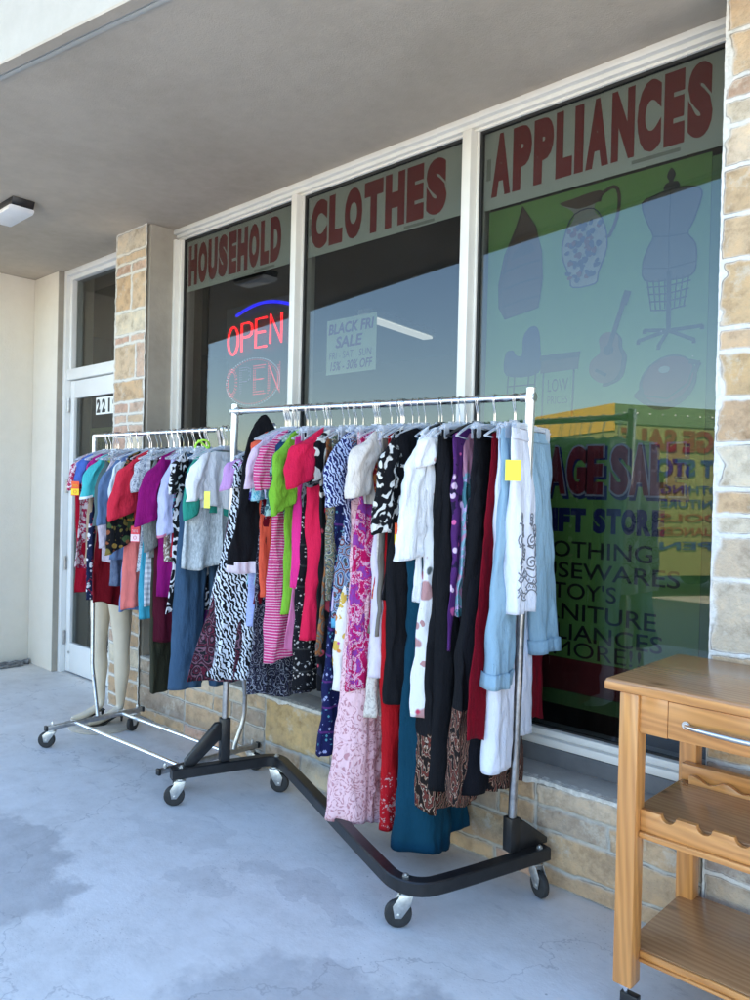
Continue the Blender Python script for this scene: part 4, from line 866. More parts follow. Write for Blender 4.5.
# ------------------------------------------------------------------ fabrics
def fabric(kind, *cols, s=1.0, rough=.85, seed=0):
    m, nt, b, _ = new_mat(kind+'_fabric'); v = ocoord(nt, loc=(seed*1.7, seed*2.3, seed*.9)); cols = [tuple(q*(.95 if min(c)/max(max(c), .01) > .6 else .78) for q in c) for c in cols]; C = [c4(c) for c in cols]
    warp = nd(nt, 'ShaderNodeVectorMath', {0: noi(nt, v, 7*s, 3, .5, True), 1: (.5, .5, .5)}, operation='SUBTRACT').outputs[0]
    def wv(k): return nd(nt, 'ShaderNodeVectorMath', {0: v, 1: nd(nt, 'ShaderNodeVectorMath', {0: warp, 3: k}, operation='SCALE').outputs[0]}, operation='ADD').outputs[0]
    fl = nd(nt, 'ShaderNodeMapping', {0: v, 3: (.35, 1, 1)}).outputs[0]
    if kind == 'solid':
        c = ramp(nt, noi(nt, v, 5, 4), [(.3, tuple(x*.88 for x in cols[0])), (.7, tuple(min(1, x*1.08) for x in cols[0]))])
    elif kind == 'heather':
        c = ramp(nt, noi(nt, nd(nt, 'ShaderNodeMapping', {0: v, 3: (1, 1, .35)}).outputs[0], 130, 4, .7), [(.38, C[0]), (.62, C[1])])
    elif kind == 'stripes':
        z = nd(nt, 'ShaderNodeSeparateXYZ', {0: wv(.015)}).outputs[2]
        f = mathn(nt, 'FRACT', mathn(nt, 'MULTIPLY', z, 62*s)); c = ramp(nt, f, [(0, C[0]), (.62, C[1])], True)
    elif kind == 'zebra':
        w = nd(nt, 'ShaderNodeTexWave', {'Vector': nd(nt, 'ShaderNodeMapping', {0: v, 2: (.5, .2, .3)}).outputs[0], 'Scale': 17*s, 'Distortion': 9, 'Detail': 3.0, 'Detail Scale': 1.6}, bands_direction='DIAGONAL').outputs[1]
        c = ramp(nt, mathn(nt, 'ADD', w, mathn(nt, 'MULTIPLY', mathn(nt, 'SUBTRACT', noi(nt, v, 34*s, 3), .5), .9)), [(0, C[0]), (.56, C[1])], True)
    elif kind == 'leaf':
        w = nd(nt, 'ShaderNodeTexWave', {'Vector': nd(nt, 'ShaderNodeMapping', {0: v, 2: (.8, .2, 0), 3: (1, 1.6, 1)}).outputs[0], 'Scale': 7*s, 'Distortion': 13, 'Detail': 1.2, 'Detail Scale': 2.2}, bands_direction='Y').outputs[1]
        gapm = ramp(nt, noi(nt, v, 30*s, 2), [(.40, (0, 0, 0)), (.46, (1, 1, 1))])
        c = mixc(nt, mathn(nt, 'MULTIPLY', ramp(nt, w, [(.0, (0, 0, 0)), (.55, (1, 1, 1))], True), gapm), C[0], C[1])
    elif kind in ('floral', 'bold'):
        c = C[0]; pal = C[1:]
        for k in range(3):
            vo = nd(nt, 'ShaderNodeTexVoronoi', {'Vector': nd(nt, 'ShaderNodeMapping', {0: wv(.05), 1: (k*2.1, k*.7, k*1.3)}).outputs[0], 'Scale': (15+6*k)*s})
            pick = nd(nt, 'ShaderNodeSeparateColor', {0: vo.outputs['Color']}).outputs[0]
            colr = ramp(nt, pick, [(i/len(pal), q) for i, q in enumerate(pal)], True)
            th = (.40 if kind == 'bold' else .30)-.04*k
            vd = mathn(nt, 'ADD', vo.outputs['Distance'], mathn(nt, 'MULTIPLY', noi(nt, v, 55*s, 2), .14))
            c = mixc(nt, ramp(nt, vd, [(th, (1, 1, 1)), (th+.05, (0, 0, 0))]), c, colr)
        n = noi(nt, wv(.1), 24*s, 3, .6); c = mixc(nt, ramp(nt, n, [(.62, (0, 0, 0)), (.64, (1, 1, 1))]), c, pal[-1])
    elif kind == 'paisley':
        vo = nd(nt, 'ShaderNodeTexVoronoi', {'Vector': wv(.09), 'Scale': 17*s}); f = mathn(nt, 'FRACT', mathn(nt, 'ADD', mathn(nt, 'MULTIPLY', vo.outputs['Distance'], 2.7), nd(nt, 'ShaderNodeSeparateColor', {0: vo.outputs['Color']}).outputs[1]))
        n = len(C); c = ramp(nt, f, [(i/n, q) for i, q in enumerate(C)], True)
        vo2 = nd(nt, 'ShaderNodeTexVoronoi', {'Vector': wv(.03), 'Scale': 60*s}).outputs['Distance']
        c = mixc(nt, mathn(nt, 'MULTIPLY', ramp(nt, vo2, [(.22, (1, 1, 1)), (.26, (0, 0, 0))]), .7), c, C[-1])
    elif kind == 'splash':
        n = noi(nt, wv(.22), 11*s, 4, .65); k = len(C); c = ramp(nt, n, [(0, C[0])]+[(.42+.20*i/(k-1), q) for i, q in enumerate(C[1:])], True)
    elif kind == 'lace':
        e = nd(nt, 'ShaderNodeTexVoronoi', {'Vector': wv(.05), 'Scale': 42*s}, feature='DISTANCE_TO_EDGE').outputs[0]
        n = noi(nt, wv(.12), 16*s, 2); f = mathn(nt, 'FRACT', mathn(nt, 'MULTIPLY', n, 9))
        c = mixc(nt, ramp(nt, f, [(.3, (0, 0, 0)), (.5, (1, 1, 1))]), C[0], C[1]); c = mixc(nt, ramp(nt, e, [(.04, (.8, .8, .8)), (.10, (0, 0, 0))]), c, C[1])
    elif kind == 'denim':
        z = noi(nt, nd(nt, 'ShaderNodeMapping', {0: v, 3: (1, 1, .12)}).outputs[0], 190, 3, .7); n = noi(nt, v, 4, 4)
        c = mixc(nt, mathn(nt, 'ADD', mathn(nt, 'MULTIPLY', z, .5), mathn(nt, 'MULTIPLY', n, .5)), C[0], C[1])
    elif kind == 'tribal':
        z = nd(nt, 'ShaderNodeSeparateXYZ', {0: wv(.02)}).outputs[2]; bnd = mathn(nt, 'FRACT', mathn(nt, 'MULTIPLY', z, 9*s))
        vo = nd(nt, 'ShaderNodeTexVoronoi', {'Vector': v, 'Scale': 45*s}, feature='F1', distance='MANHATTAN').outputs['Distance']
        p1 = ramp(nt, vo, [(.30, C[1]), (.42, C[0])], True); p2 = ramp(nt, vo, [(.22, C[2]), (.36, C[0])], True)
        c = mixc(nt, ramp(nt, bnd, [(.0, (0, 0, 0)), (.5, (1, 1, 1))], True), p1, p2); c = mixc(nt, ramp(nt, bnd, [(0, (1, 1, 1)), (.08, (0, 0, 0))], True), c, C[-1])
    elif kind == 'plaid':
        sp = nd(nt, 'ShaderNodeSeparateXYZ', {0: v}); fz = mathn(nt, 'FRACT', mathn(nt, 'MULTIPLY', sp.outputs[2], 24*s)); fy = mathn(nt, 'FRACT', mathn(nt, 'MULTIPLY', sp.outputs[1], 24*s))
        a = ramp(nt, fz, [(0, C[0]), (.5, C[1])], True); c = mixc(nt, .5, a, ramp(nt, fy, [(0, C[0]), (.45, C[-1])], True))
    elif kind == 'animal':
        w = nd(nt, 'ShaderNodeTexWave', {'Vector': nd(nt, 'ShaderNodeMapping', {0: v, 2: (.3, .3, .2), 3: (1, 1, .6)}).outputs[0], 'Scale': 13*s, 'Distortion': 11, 'Detail': 3, 'Detail Scale': 1.0}, bands_direction='Y').outputs[1]
        c = ramp(nt, w, [(0, C[0]), (.33, C[1]), (.52, C[2]), (.70, C[0]), (.86, C[3])], True)
    setc(nt, b, c)
    b.inputs['Roughness'].default_value = rough; b.inputs['Specular IOR Level'].default_value = .05
    b.inputs['Sheen Weight'].default_value = .012; b.inputs['Sheen Roughness'].default_value = .5
    wr = noi(nt, nd(nt, 'ShaderNodeMapping', {0: v, 3: (22, 22, 6)}).outputs[0], 1.0, 4, .6)
    h = mathn(nt, 'ADD', mathn(nt, 'ADD', mathn(nt, 'MULTIPLY', noi(nt, v, 14, 4, .6), .6), wr), mathn(nt, 'MULTIPLY', noi(nt, v, 420, 2), .05)); bump(nt, b, h, .020, .7)
    return m

BLK = (.010, .010, .012); WHT = (.78, .79, .82)
_k = [0]
def fab(kind, *c, **k): _k[0] += 1; return fabric(kind, *c, seed=_k[0]*.37, **k)

# ------------------------------------------------------------------ hangers (clear plastic with a wire hook)
def clearplastic():
    m, nt, b, out = new_mat('clear_plastic'); b.inputs['Base Color'].default_value = (.80, .83, .88, 1); b.inputs['Roughness'].default_value = .12; b.inputs['Transmission Weight'].default_value = .0
    tr = nd(nt, 'ShaderNodeBsdfTransparent', {0: (.9, .92, .95, 1)}); lw = nd(nt, 'ShaderNodeLayerWeight', {'Blend': .35})
    mx = nd(nt, 'ShaderNodeMixShader', {0: mathn(nt, 'ADD', mathn(nt, 'MULTIPLY', lw.outputs['Facing'], .6), .22, True), 1: tr.outputs[0], 2: b.outputs[0]}); nt.links.new(mx.outputs[0], out.inputs[0]); return m
M['clear'] = clearplastic(); M['hook'] = plain('hook_wire', (.75, .75, .75), .2, 1)
M['blackhanger'] = plain('black_hanger_plastic', (.012, .012, .014), .35)
def hook_pts(): return [(0, .020*math.sin(a)-.0, .0+.020*math.cos(a)) for a in [R(-120+240*k/12) for k in range(13)]][::-1]
def hanger_meshes():
    """local frame: origin = bar centre, arms along Y"""
    out = {}
    hk = MB(); pts = [Vector((0, -.0175*math.cos(a), .0175*math.sin(a))) for a in [R(-35+215*k/12) for k in range(13)]][::-1]
    pts = [Vector((0, .0175*math.cos(a), .0175*math.sin(a)+.0)) for a in [R(-20+220*k/14) for k in range(15)]]
    # from the open tip over the bar, back down to the neck
    hk.tube(pts+[Vector((0, -.014, -.022)), Vector((0, -.004, -.045)), Vector((0, 0, -.06)), Vector((0, 0, -.10))], .0019, 7); out['hook'] = hk
    a = MB(); n = 10
    for sg in (-1, 1):
        a.tube([(0, sg*(.012+.198*k/n), -.098-.062*(k/n)**1.5) for k in range(n+1)], [.0075-.003*k/n for k in range(n+1)], 8)
    a.tube([(0, -.205, -.160), (0, -.10, -.166), (0, .10, -.166), (0, .205, -.160)], .0035, 6); a.obox((0, 0, -.098), (.009, 0, 0), (0, .024, 0), (0, 0, .012))
    out['arms'] = a
    c = MB(); c.obox((0, 0, -.098), (.007, 0, 0), (0, .018, 0), (0, 0, .010))
    c.tube([(0, -.19, -.128), (0, -.06, -.108), (0, .06, -.108), (0, .19, -.128)], .006, 8)
    c.obox((0, 0, -.116), (.003, 0, 0), (0, .17, 0), (0, 0, .010)); out['bar'] = c
    for sg in (-1, 1):
        cl = MB()
        for fx in (-1, 1): cl.obox((fx*.007, sg*.155, -.14), (.0025, 0, 0), (0, .016, 0), (0, 0, .028))
        cl.obox((0, sg*.155, -.118), (.010, 0, 0), (0, .010, 0), (0, 0, .006))
        out['clip%d' % sg] = cl
    return out
_hm = hanger_meshes(); HM = {}
def local_obj(name, mb, mat, parent, key=None, **kw):
    if key and key in HM:
        o = bpy.data.objects.new(name, HM[key]); COL.objects.link(o); o.parent = parent; return o
    o = mb.build(name, mat, None, **kw); o.parent = parent
    if key: HM[key] = o.data
    return o
def hanger(loc, rz, clip, black, rack):
    g = 'clear plastic hangers on the %s' % rack if not black else 'black plastic hangers on the %s' % rack
    la = ('clear plastic %s with wire hook on the bar of the %s' % ('clip hanger' if clip else 'hanger', rack)) if not black else 'black plastic hanger on the bar of the %s' % rack
    t = thing('clothes_hanger', la, 'hanger', loc, g, rz)
    local_obj('hook', _hm['hook'], M['hook'], t, 'hook')
    pm = M['blackhanger'] if black else M['clear']; k = 'b' if black else ''
    if clip: local_obj('clip_bar', _hm['bar'], pm, t, 'bar'+k, bevel=.001); [local_obj('clip', _hm['clip%d' % q], pm, t, 'clip%d%s' % (q, k)) for q in (-1, 1)]
    else: local_obj('arms', _hm['arms'], pm, t, 'arms'+k)
    return t

# ------------------------------------------------------------------ garments
def crumple(x, y, z, seed, sy=13.0, sz=5.0):
    """ridged cloth noise: soft valleys and sharper creases"""
    n = noise.noise(Vector((x*6+seed*.13, y*sy, z*sz+seed)))+.5*noise.noise(Vector((x*9-seed, y*sy*2.3, z*sz*2.1)))
    return 1-2*abs(n)
def garment_body(w0, w1, ztop, L, t0, seed, amp=1.0, drop=.06, neck=.07, waist=None, hem=.014, flare=1.0, nU=104, spin=0.0, flat=.75):
    """closed draped tube, local frame: bar along X, garment width along Y, hanging down -Z"""
    rnd = random.Random(seed); nS = max(14, int(L/.018)); vs = []; ph = [rnd.uniform(0, 6.28) for _ in range(8)]
    k0 = rnd.uniform(14, 22); k1 = rnd.uniform(42, 66); k2 = rnd.uniform(85, 120); curl = rnd.uniform(-.035, .05)*min(1, amp); tw = rnd.uniform(-.10, .12)
    sway = rnd.uniform(-.02, .02); edge = rnd.uniform(.2, 1.0)
    for i in range(nS+1):
        s = i/nS; d = s*L
        e = 1-math.exp(-d/.13)
        w = w0+(w1-w0)*(s**flare)
        if waist: w *= 1-waist*math.exp(-((d-.34)/.10)**2)
        w *= 1-.045*amp*min(1, s*2)*(1+.5*math.sin(5*s+ph[6]))
        t = .007+(t0*.8-.007)*e*(.6+.6*s)
        g = min(1, d/.12)
        for j in range(nU):
            a = 2*math.pi*j/nU; cu = math.copysign(abs(math.cos(a))**flat, math.cos(a)); y = w*cu; x = t*math.sin(a)
            q = y/max(w, .05); m = .55+.9*noise.noise(Vector((y*5+seed*.7, d*1.5, seed)))
            f1 = math.sin(k1*y+ph[1]+1.1*s+.5*math.sin(7*d+ph[3])); f1 = f1-.28*math.sin(2*(k1*y+ph[1]+1.1*s))
            x += amp*g*(.011*s**.5*math.sin(k0*y+ph[0]+1.2*s)+.0095*(.35+.9*s)*m*f1+.0028*math.sin(k2*y+ph[2]-3*s))
            x += curl*s*abs(q)**3*(1 if y < 0 else -.6)+tw*s*y*.5+(.0085*g*(.6+.5*amp))*crumple(x, y, d, seed)
            y2 = y*(1-.03*s*math.sin(k1*y*.5+ph[2])**2)+sway*s*s+.010*g*edge*abs(q)**2*math.copysign(1, y)*math.sin(9*d+ph[7]+1.5*math.sin(a))
            z = ztop-d-drop*(abs(y)/w0)**1.3*(1-s)**2
            if d < .25 and neck > 0 and abs(y) < neck: z -= (.075 if math.sin(a) > 0 else .03)*(1-(y/neck)**2)*math.exp(-d/.05)
            z += hem*s**6*(math.sin(k0*.8*y+ph[4])+.5*math.sin(k1*.5*y+ph[5]))
            if spin:
                c_, s_ = math.cos(spin*s), math.sin(spin*s); x, y2 = x*c_-y2*s_, x*s_+y2*c_
            vs.append((x, y2, z))
    fs = [(i*nU+j, i*nU+(j+1) % nU, (i+1)*nU+(j+1) % nU, (i+1)*nU+j) for i in range(nS) for j in range(nU)]
    fs.append(tuple(range(nU-1, -1, -1)))
    return MB().add(vs, fs)

def sleeve_mesh(w0, ztop, L, side, seed, r0=.055, r1=.05, out=.03, fx=.0, drop=.05, ripple=1.0):
    rnd = random.Random(seed*3+5); nS = max(10, int(L/.014)); nU = 40; vs = []; ph = rnd.uniform(0, 6.28); slant = rnd.uniform(.15, .55); lean = rnd.uniform(-.25, .25); kf = rnd.uniform(60, 95)
    sx = rnd.uniform(-.02, .035)
    for i in range(nS+1):
        s = i/nS; e = min(1, s*3.2); e = e*e*(3-2*e)
        cy = side*(w0-.040+(out+.022)*math.sin(min(1, s*1.25)*math.pi/2)); cx = fx*s+sx*s; cz = ztop-drop+.012-s*L
        ry = (r0+(r1-r0)*s)*(.45+.55*e); rx = .009+.016*e*(1+.4*s)
        for j in range(nU):
            a = 2*math.pi*j/nU; y = ry*math.copysign(abs(math.cos(a))**.8, math.cos(a)); x = rx*math.sin(a)
            x += ripple*e*(.006*math.sin(kf*y+ph+2*s)+.011*crumple(x, y*1.2, s*L, seed, 18, 10)); x += lean*y*s
            z = cz-side*y*slant*s-.5*side*y*(1-e)*1.0
            vs.append((cx+x, cy+y+.005*math.sin(11*s+ph+a), z))
    fs = [(i*nU+j, i*nU+(j+1) % nU, (i+1)*nU+(j+1) % nU, (i+1)*nU+j) for i in range(nS) for j in range(nU)]+[tuple(range(nU-1, -1, -1))]
    return MB().add(vs, fs)

def solidify(o, th=.0022):
    """real cloth thickness at hems and cuffs"""
    md = o.modifiers.new('cloth', 'SOLIDIFY'); md.thickness = th; md.offset = -1
    return o
def price_tag(parent, y, z, x=.0, kind='sale', rz=0):
    c = {'sale': ((.85, .10, .02), (.9, .65, .02)), 'yellow': ((.85, .80, .05), (.85, .80, .05)), 'red': ((.62, .03, .05), (.75, .55, .62)), 'mustard': ((.62, .45, .06), (.62, .45, .06)), 'lime': ((.70, .72, .10), (.70, .72, .10))}[kind]
    h = .085 if kind in ('sale', 'red') else .075; w = {'yellow': .028, 'lime': .014}.get(kind, .024)
    d = Vector((.80, .60, 0)); nrm = Vector((.60, -.80, 0)); 
    o = MB(); p = Vector((x, y, z))
    def pl(z0, z1, off, m): 
        a = p-d*w+nrm*off; o.add([a+Vector((0, 0, z0)), a+d*2*w+Vector((0, 0, z0)), a+d*2*w+Vector((0, 0, z1)), a+Vector((0, 0, z1))], [(0, 1, 2, 3)], m); o.add([a-nrm*.0008+Vector((0, 0, z0)), a-nrm*.0008+d*2*w+Vector((0, 0, z0)), a-nrm*.0008+d*2*w+Vector((0, 0, z1)), a-nrm*.0008+Vector((0, 0, z1))], [(3, 2, 1, 0)], m)
    pl(-h, 0, 0, 0)
    if kind in ('sale', 'red'): pl(-h*.95, -h*.52, .001, 1)
    if kind in ('sale', 'red'):
        for k in range(4):
            a = p+nrm*.002+d*(-.014+.008*k); o.tube([a+Vector((0, 0, -.018)), a+d*.005+Vector((0, 0, -.028)), a+d*.002+Vector((0, 0, -.034))], .0011, 5, 1)
        a = p+nrm*.002+Vector((0, 0, -h*.73)); o.tube([a+d*.009*math.cos(t)+Vector((0, 0, .009*math.sin(t))) for t in [2*math.pi*k/12 for k in range(12)]], .0012, 5, 0, closed=True)
    mats = [plain('tag_card', c[0], .55, var=.03), plain('tag_panel', c[1], .55, var=.03)]
    ob = o.build('price_tag', mats, None, smooth=False); ob.parent = parent
    return ob

def bar_point(bar, X):
    A, B = (BAL, BAR_) if bar == 'B' else (SAL, SAR)
    return A.lerp(B, (X-A.x)/(B.x-A.x))
RACKNAME = {'A': 'folding rack', 'B': 'Z shaped rack'}
LX = {'A': -9, 'B': -9}
def garment(bar, px, ybot, name, cat, mat, label, kind='top', w=(.19, .21), t=.022, amp=1.0, sl=None, tw=0.0, dz=0.0, tag_=None, cuff=None, lower=None, hemband=None, off=0.0, neck=.07, black=False, smat=None, spin=0.0, yoke=None, waist=None, flare=1.0, legs=None, fx=0.0, nohang=False, drop=.055, out=.03, r=(.055, .050), seed=None, flat=.75):
    twr = random.Random(int(px*13+ybot)).uniform(-7, 7) if not tw else 0.0
    amp *= 1.3; wn = max(w)
    X = -3.0; q0 = (math.atan2((BAR_-BAL).y, (BAR_-BAL).x) if bar == 'B' else math.atan2((SAR-SAL).y, (SAR-SAL).x))+R(tw+twr)*.6
    for _ in range(12):
        yb = bar_point(bar, X).y+(off-wn*.97)*math.cos(q0); X = at(px, 500, Y=yb).x+(off-wn)*math.sin(q0)
    if X < LX[bar]+.006: X = LX[bar]+.006
    LX[bar] = X
    P = bar_point(bar, X); rz = math.atan2((BAR_-BAL).y, (BAR_-BAL).x) if bar == 'B' else math.atan2((SAR-SAL).y, (SAR-SAL).x)
    tw += twr; rz += R(tw)
    zb = at(px, ybot, Y=P.y+off-wn*.9).z
    clip = kind in ('pants', 'skirt')
    ztop = (-.135 if clip else -.098)+dz
    L = P.z+ztop-zb
    sd = seed or int(px*7+ybot)
    out *= .9; r = (r[0]*1.0, r[1]*.98); t *= 1.35
    if not spin and kind != 'pants' and not seed: spin = random.Random(int(px*17+ybot)).uniform(-22, -2)
    Lc = (P.x-off*math.sin(rz), P.y+off*math.cos(rz), P.z)
    if not nohang: hanger((P.x, P.y, P.z), rz, clip, black, RACKNAME[bar])
    root = bpy.data.objects.new(name, None) if False else None
    if kind == 'pants':
        wb = garment_body(w[0]*1.0, w[0]*1.0, ztop+.004, .040, t*.9, sd, 0, drop=0, neck=0, hem=0)
        ob = solidify(wb.build(name, mat, None, ang=60), .003); ob.location = Lc; ob.rotation_euler = (0, 0, rz)
        for i, sg in enumerate((-1, 1)):
            nU = 72; hh = .08 if (legs and sg > 0) else 0
            lb = garment_body(w[0]*.53, min(w[1]*.5, .088), ztop-.030, L-.03-hh, t*1.1, sd+sg, amp*.7, drop=0, neck=0, hem=.005, nU=nU, flare=.8)
            lb.v = [(x, y+sg*(w[0]*.47+(w[1]*.56-w[0]*.47)*min(1, max(0, (ztop-z)/L))), z) for x, y, z in lb.v]
            lo = solidify(lb.build('trouser_leg', mat, None, ang=60)); lo.parent = ob
            if cuff:
                vs = []
                src = [v for v in lb.v]
                nS = len(src)//nU-1
                rows = [nS, nS-1, nS-2, nS-3]
                for r_ in rows:
                    ring = src[r_*nU:(r_+1)*nU]; c_ = Vector((sum(p[0] for p in ring)/nU, sum(p[1] for p in ring)/nU, 0))
                    for p in ring: vs.append(((p[0]-c_.x)*1.25+c_.x, (p[1]-c_.y)*1.06+c_.y, p[2]-(.003 if r_ == nS else 0)))
                fs = [(i_*nU+j, i_*nU+(j+1) % nU, (i_+1)*nU+(j+1) % nU, (i_+1)*nU+j) for i_ in range(3) for j in range(nU)]
                co_ = solidify(MB().add(vs, fs).build('rolled_cuff', mat, None, ang=60), .003); co_.parent = lo
                tb = MB(); tp = Vector(vs[nU//2+3]) ; tb.obox((tp.x+.012, tp.y+.02, tp.z+.05), (.003, 0, 0), (0, .012, 0), (0, 0, .045)); tbo = tb.build('cuff_tab', mat, None, bevel=.001); tbo.parent = lo
                sb = MB(); 
                for kk in (.035, .062): sb.tube([(tp.x+.014, tp.y+.02, tp.z+kk), (tp.x+.018, tp.y+.02, tp.z+kk)], .005, 10)
                sbo = sb.build('buttons', M['zinc'], None); sbo.parent = lo
    else:
        body = garment_body(w[0], w[1], ztop, L, t, sd, amp, drop=drop if not clip else 0, neck=neck if not clip else 0, waist=waist, flare=flare, spin=R(spin), flat=flat)
        ob = body.build(name, [mat]+([hemband[1]] if hemband else []), None, ang=60); ob.location = Lc; ob.rotation_euler = (0, 0, rz)
        if hemband:
            zc = ztop-L+hemband[0]; mi = [1 if p.center.z < zc else 0 for p in ob.data.polygons]; ob.data.polygons.foreach_set('material_index', mi)
        solidify(ob)
        if yoke:
            me = ob.data; me.materials.append(yoke[1]); k = len(me.materials)-1
            me.polygons.foreach_set('material_index', [k if p.center.z > ztop-yoke[0] else p.material_index for p in me.polygons])
        if sl:
            for sg in (-1, 1):
                sb = sleeve_mesh(w[0], ztop, sl, sg, sd+sg, r[0], r[1], out if sg < 0 else .01, fx, drop*.8)
                so = sb.build('sleeve', [smat or mat]+([cuff] if cuff else []), None, ang=60); so.parent = ob; solidify(so)
                if cuff:
                    zc = min(v[2] for v in sb.v)+.022; so.data.polygons.foreach_set('material_index', [1 if p.center.z < zc else 0 for p in so.data.polygons])
    tag(ob, label, cat)
    if tag_: price_tag(ob, -wn-.035 if len(tag_) < 4 else tag_[3], tag_[1], (tag_[2] if len(tag_) > 2 else .02)+.02, tag_[0])
    return ob
G = garment
red = (.50, .012, .02); dred = (.16, .006, .012); coral = (.85, .16, .12); pink = (.85, .06, .22); mag = (.28, .01, .16); navy = (.012, .02, .07)
teal = (.01, .085, .13); lilac = (.55, .35, .72); sky = (.30, .52, .72); olive = (.035, .035, .022)
# ---- folding rack, from the door end towards the Z shaped rack
G('A', 75, 592, 'dress', 'dress', fab('solid', (.42, .01, .03)), 'plain red dress at the very left end, half hidden by a pink print top', w=(.19, .21), tw=6)
G('A', 77, 566, 'blouse', 'blouse', fab('splash', (.62, .45, .50), (.45, .03, .10), (.7, .6, .65), s=1.5), 'pink and maroon print blouse with an orange and yellow price tag at the left end', w=(.19, .20), sl=.20, tag_=('sale', -.29, .03), out=.04)
G('A', 81, 470, 'blouse', 'blouse', fab('solid', (.10, .20, .62)), 'bright blue short sleeved blouse, second sleeve from the left end', w=(.18, .19), sl=.17, cuff=None, tw=-5)
G('A', 84, 601, 'dress', 'dress', fab('floral', (.02, .025, .07), (.7, .7, .75), (.55, .05, .10), s=1.3), 'navy sleeveless dress scattered with small white and red flowers', w=(.17, .21))
G('A', 87, 568, 'tank_top', 'top', fab('solid', (.50, .36, .26)), 'tan sleeveless top pressed between the navy floral dress and the dark red dress', w=(.17, .20))
G('A', 90, 500, 't_shirt', 't-shirt', fab('solid', (.62, .03, .30)), 'magenta short sleeved t-shirt just left of the aqua one', w=(.18, .19), sl=.22)
G('A', 94, 606, 'dress', 'dress', fab('solid', dred), 'plain dark red dress above the mannequin leg', w=(.18, .22), amp=1.3, t=.03)
G('A', 98, 516, 't_shirt', 't-shirt', fab('solid', (.08, .52, .55)), 'aqua t-shirt with white sleeve trim', w=(.19, .20), sl=.25, cuff=fab('solid', WHT), out=.07)
G('A', 103, 530, 'cardigan', 'cardigan', fab('solid', (.09, .13, .13)), 'dark grey green cardigan with a lime lining edge beside the aqua t-shirt', w=(.18, .19), sl=.40, smat=None)
G('A', 105, 500, 'tank_top', 'top', fab('solid', (.62, .68, .10)), 'sliver of a lime yellow top beside the dark grey green cardigan', w=(.17, .18))
G('A', 107, 562, 'cardigan', 'cardigan', fab('heather', (.42, .36, .42), (.55, .48, .55)), 'pale mauve grey long sleeved cardigan left of the denim blue tunic', w=(.18, .20), sl=.52)
G('A', 108, 587, 'skirt', 'skirt', fab('heather', (.11, .14, .22), (.18, .22, .32)), 'slate blue straight skirt hanging under the tunics', kind='skirt', w=(.17, .18))
G('A', 112, 556, 'tunic', 'tunic', fab('denim', (.085, .15, .30), (.16, .25, .42)), 'steel blue tunic with wide elbow sleeves', w=(.19, .23), sl=.38, r=(.09, .085), out=.07, t=.03)
G('A', 115, 612, 'dress', 'dress', fab('solid', (.19, .28, .55)), 'periwinkle blue dress with a mustard paper tag', w=(.19, .21), amp=1.2, t=.03, tag_=('mustard', -.50, .02))
G('A', 119, 520, 'shirt', 'shirt', fab('solid', (.62, .68, .74)), 'white shirt sleeve between the blue tunic and the black floral blouse', w=(.18, .20), sl=.26, out=.06)
G('A', 124, 540, 'blouse', 'blouse', fab('bold', (.012, .012, .014), (.40, .24, .06), (.22, .17, .05), (.30, .10, .05), (.07, .12, .05), s=1.1), 'black blouse with large gold and rust flowers and long loose sleeves', w=(.20, .22), sl=.50, r=(.085, .11), out=.05, t=.03)
G('A', 128, 609, 'dress', 'dress', fab('solid', (.85, .22, .20)), 'coral pink dress showing below the black floral blouse', w=(.20, .22), amp=1.4, t=.035, out=.03)
G('A', 134, 540, 't_shirt', 't-shirt', fab('solid', (.72, .035, .07)), 'coral red t-shirt with a wide plain sleeve', w=(.20, .21), sl=.33, r=(.095, .11), out=.06, black=True)
G('A', 139, 572, 'blouse', 'blouse', fab('lace', (.22, .24, .30), (.55, .57, .62), s=1.2), 'grey lace blouse with a red price tag', w=(.19, .21), sl=.20, tag_=('red', -.52, .03))
G('A', 142, 620, 'dress', 'dress', fab('solid', (.06, .36, .50)), 'turquoise sliver of a dress below the grey lace blouse', w=(.18, .19))
G('A', 146, 606, 'shirt', 'shirt', fab('plaid', (.55, .57, .62), (.18, .20, .28), (.8, .8, .82), s=1.5), 'thin grey and white checked shirt beside the dark olive trousers', w=(.19, .20))
G('A', 148, 690, 'trousers', 'trousers', fab('solid', olive), 'dark olive straight trousers, the longest piece left of the jeans', kind='pants', w=(.17, .17), t=.03)
G('A', 152, 555, 'cardigan', 'cardigan', fab('heather', (.12, .13, .13), (.20, .21, .20)), 'charcoal grey long sleeved cardigan left of the purple t-shirt', w=(.19, .20), sl=.50)
G('A', 156, 640, 'dress', 'dress', fab('solid', (.075, .008, .02)), 'very dark maroon dress under the purple t-shirt', w=(.19, .20), t=.03)
G('A', 160, 600, 't_shirt', 't-shirt', fab('solid', mag), 'purple magenta long t-shirt with a wide sleeve', w=(.20, .21), sl=.34, r=(.09, .11), out=.05, amp=1.2)
G('A', 164, 560, 'blouse', 'blouse', fab('leaf', (.30, .22, .18), (.7, .66, .6), s=1.6), 'small brown and cream patterned blouse right of the purple t-shirt', w=(.18, .19))
G('A', 168, 545, 'shirt', 'shirt', fab('solid', (.50, .52, .78)), 'lavender shirt with a pink sleeve cuff', w=(.18, .20), sl=.42, cuff=fab('solid', (.75, .25, .40)), out=.04)
G('A', 165, 664, 'dress', 'dress', fab('splash', (.20, .05, .30), (.45, .10, .40), (.10, .40, .50), (.06, .02, .08), s=.9), 'purple and teal splash print dress whose hem shows beside the jeans', w=(.18, .19), amp=1.2)
G('A', 173, 614, 'blouse', 'blouse', fab('leaf', BLK, (.62, .62, .66), s=.9), 'black blouse with white swirls left of the heather grey top', w=(.19, .21), sl=.20)
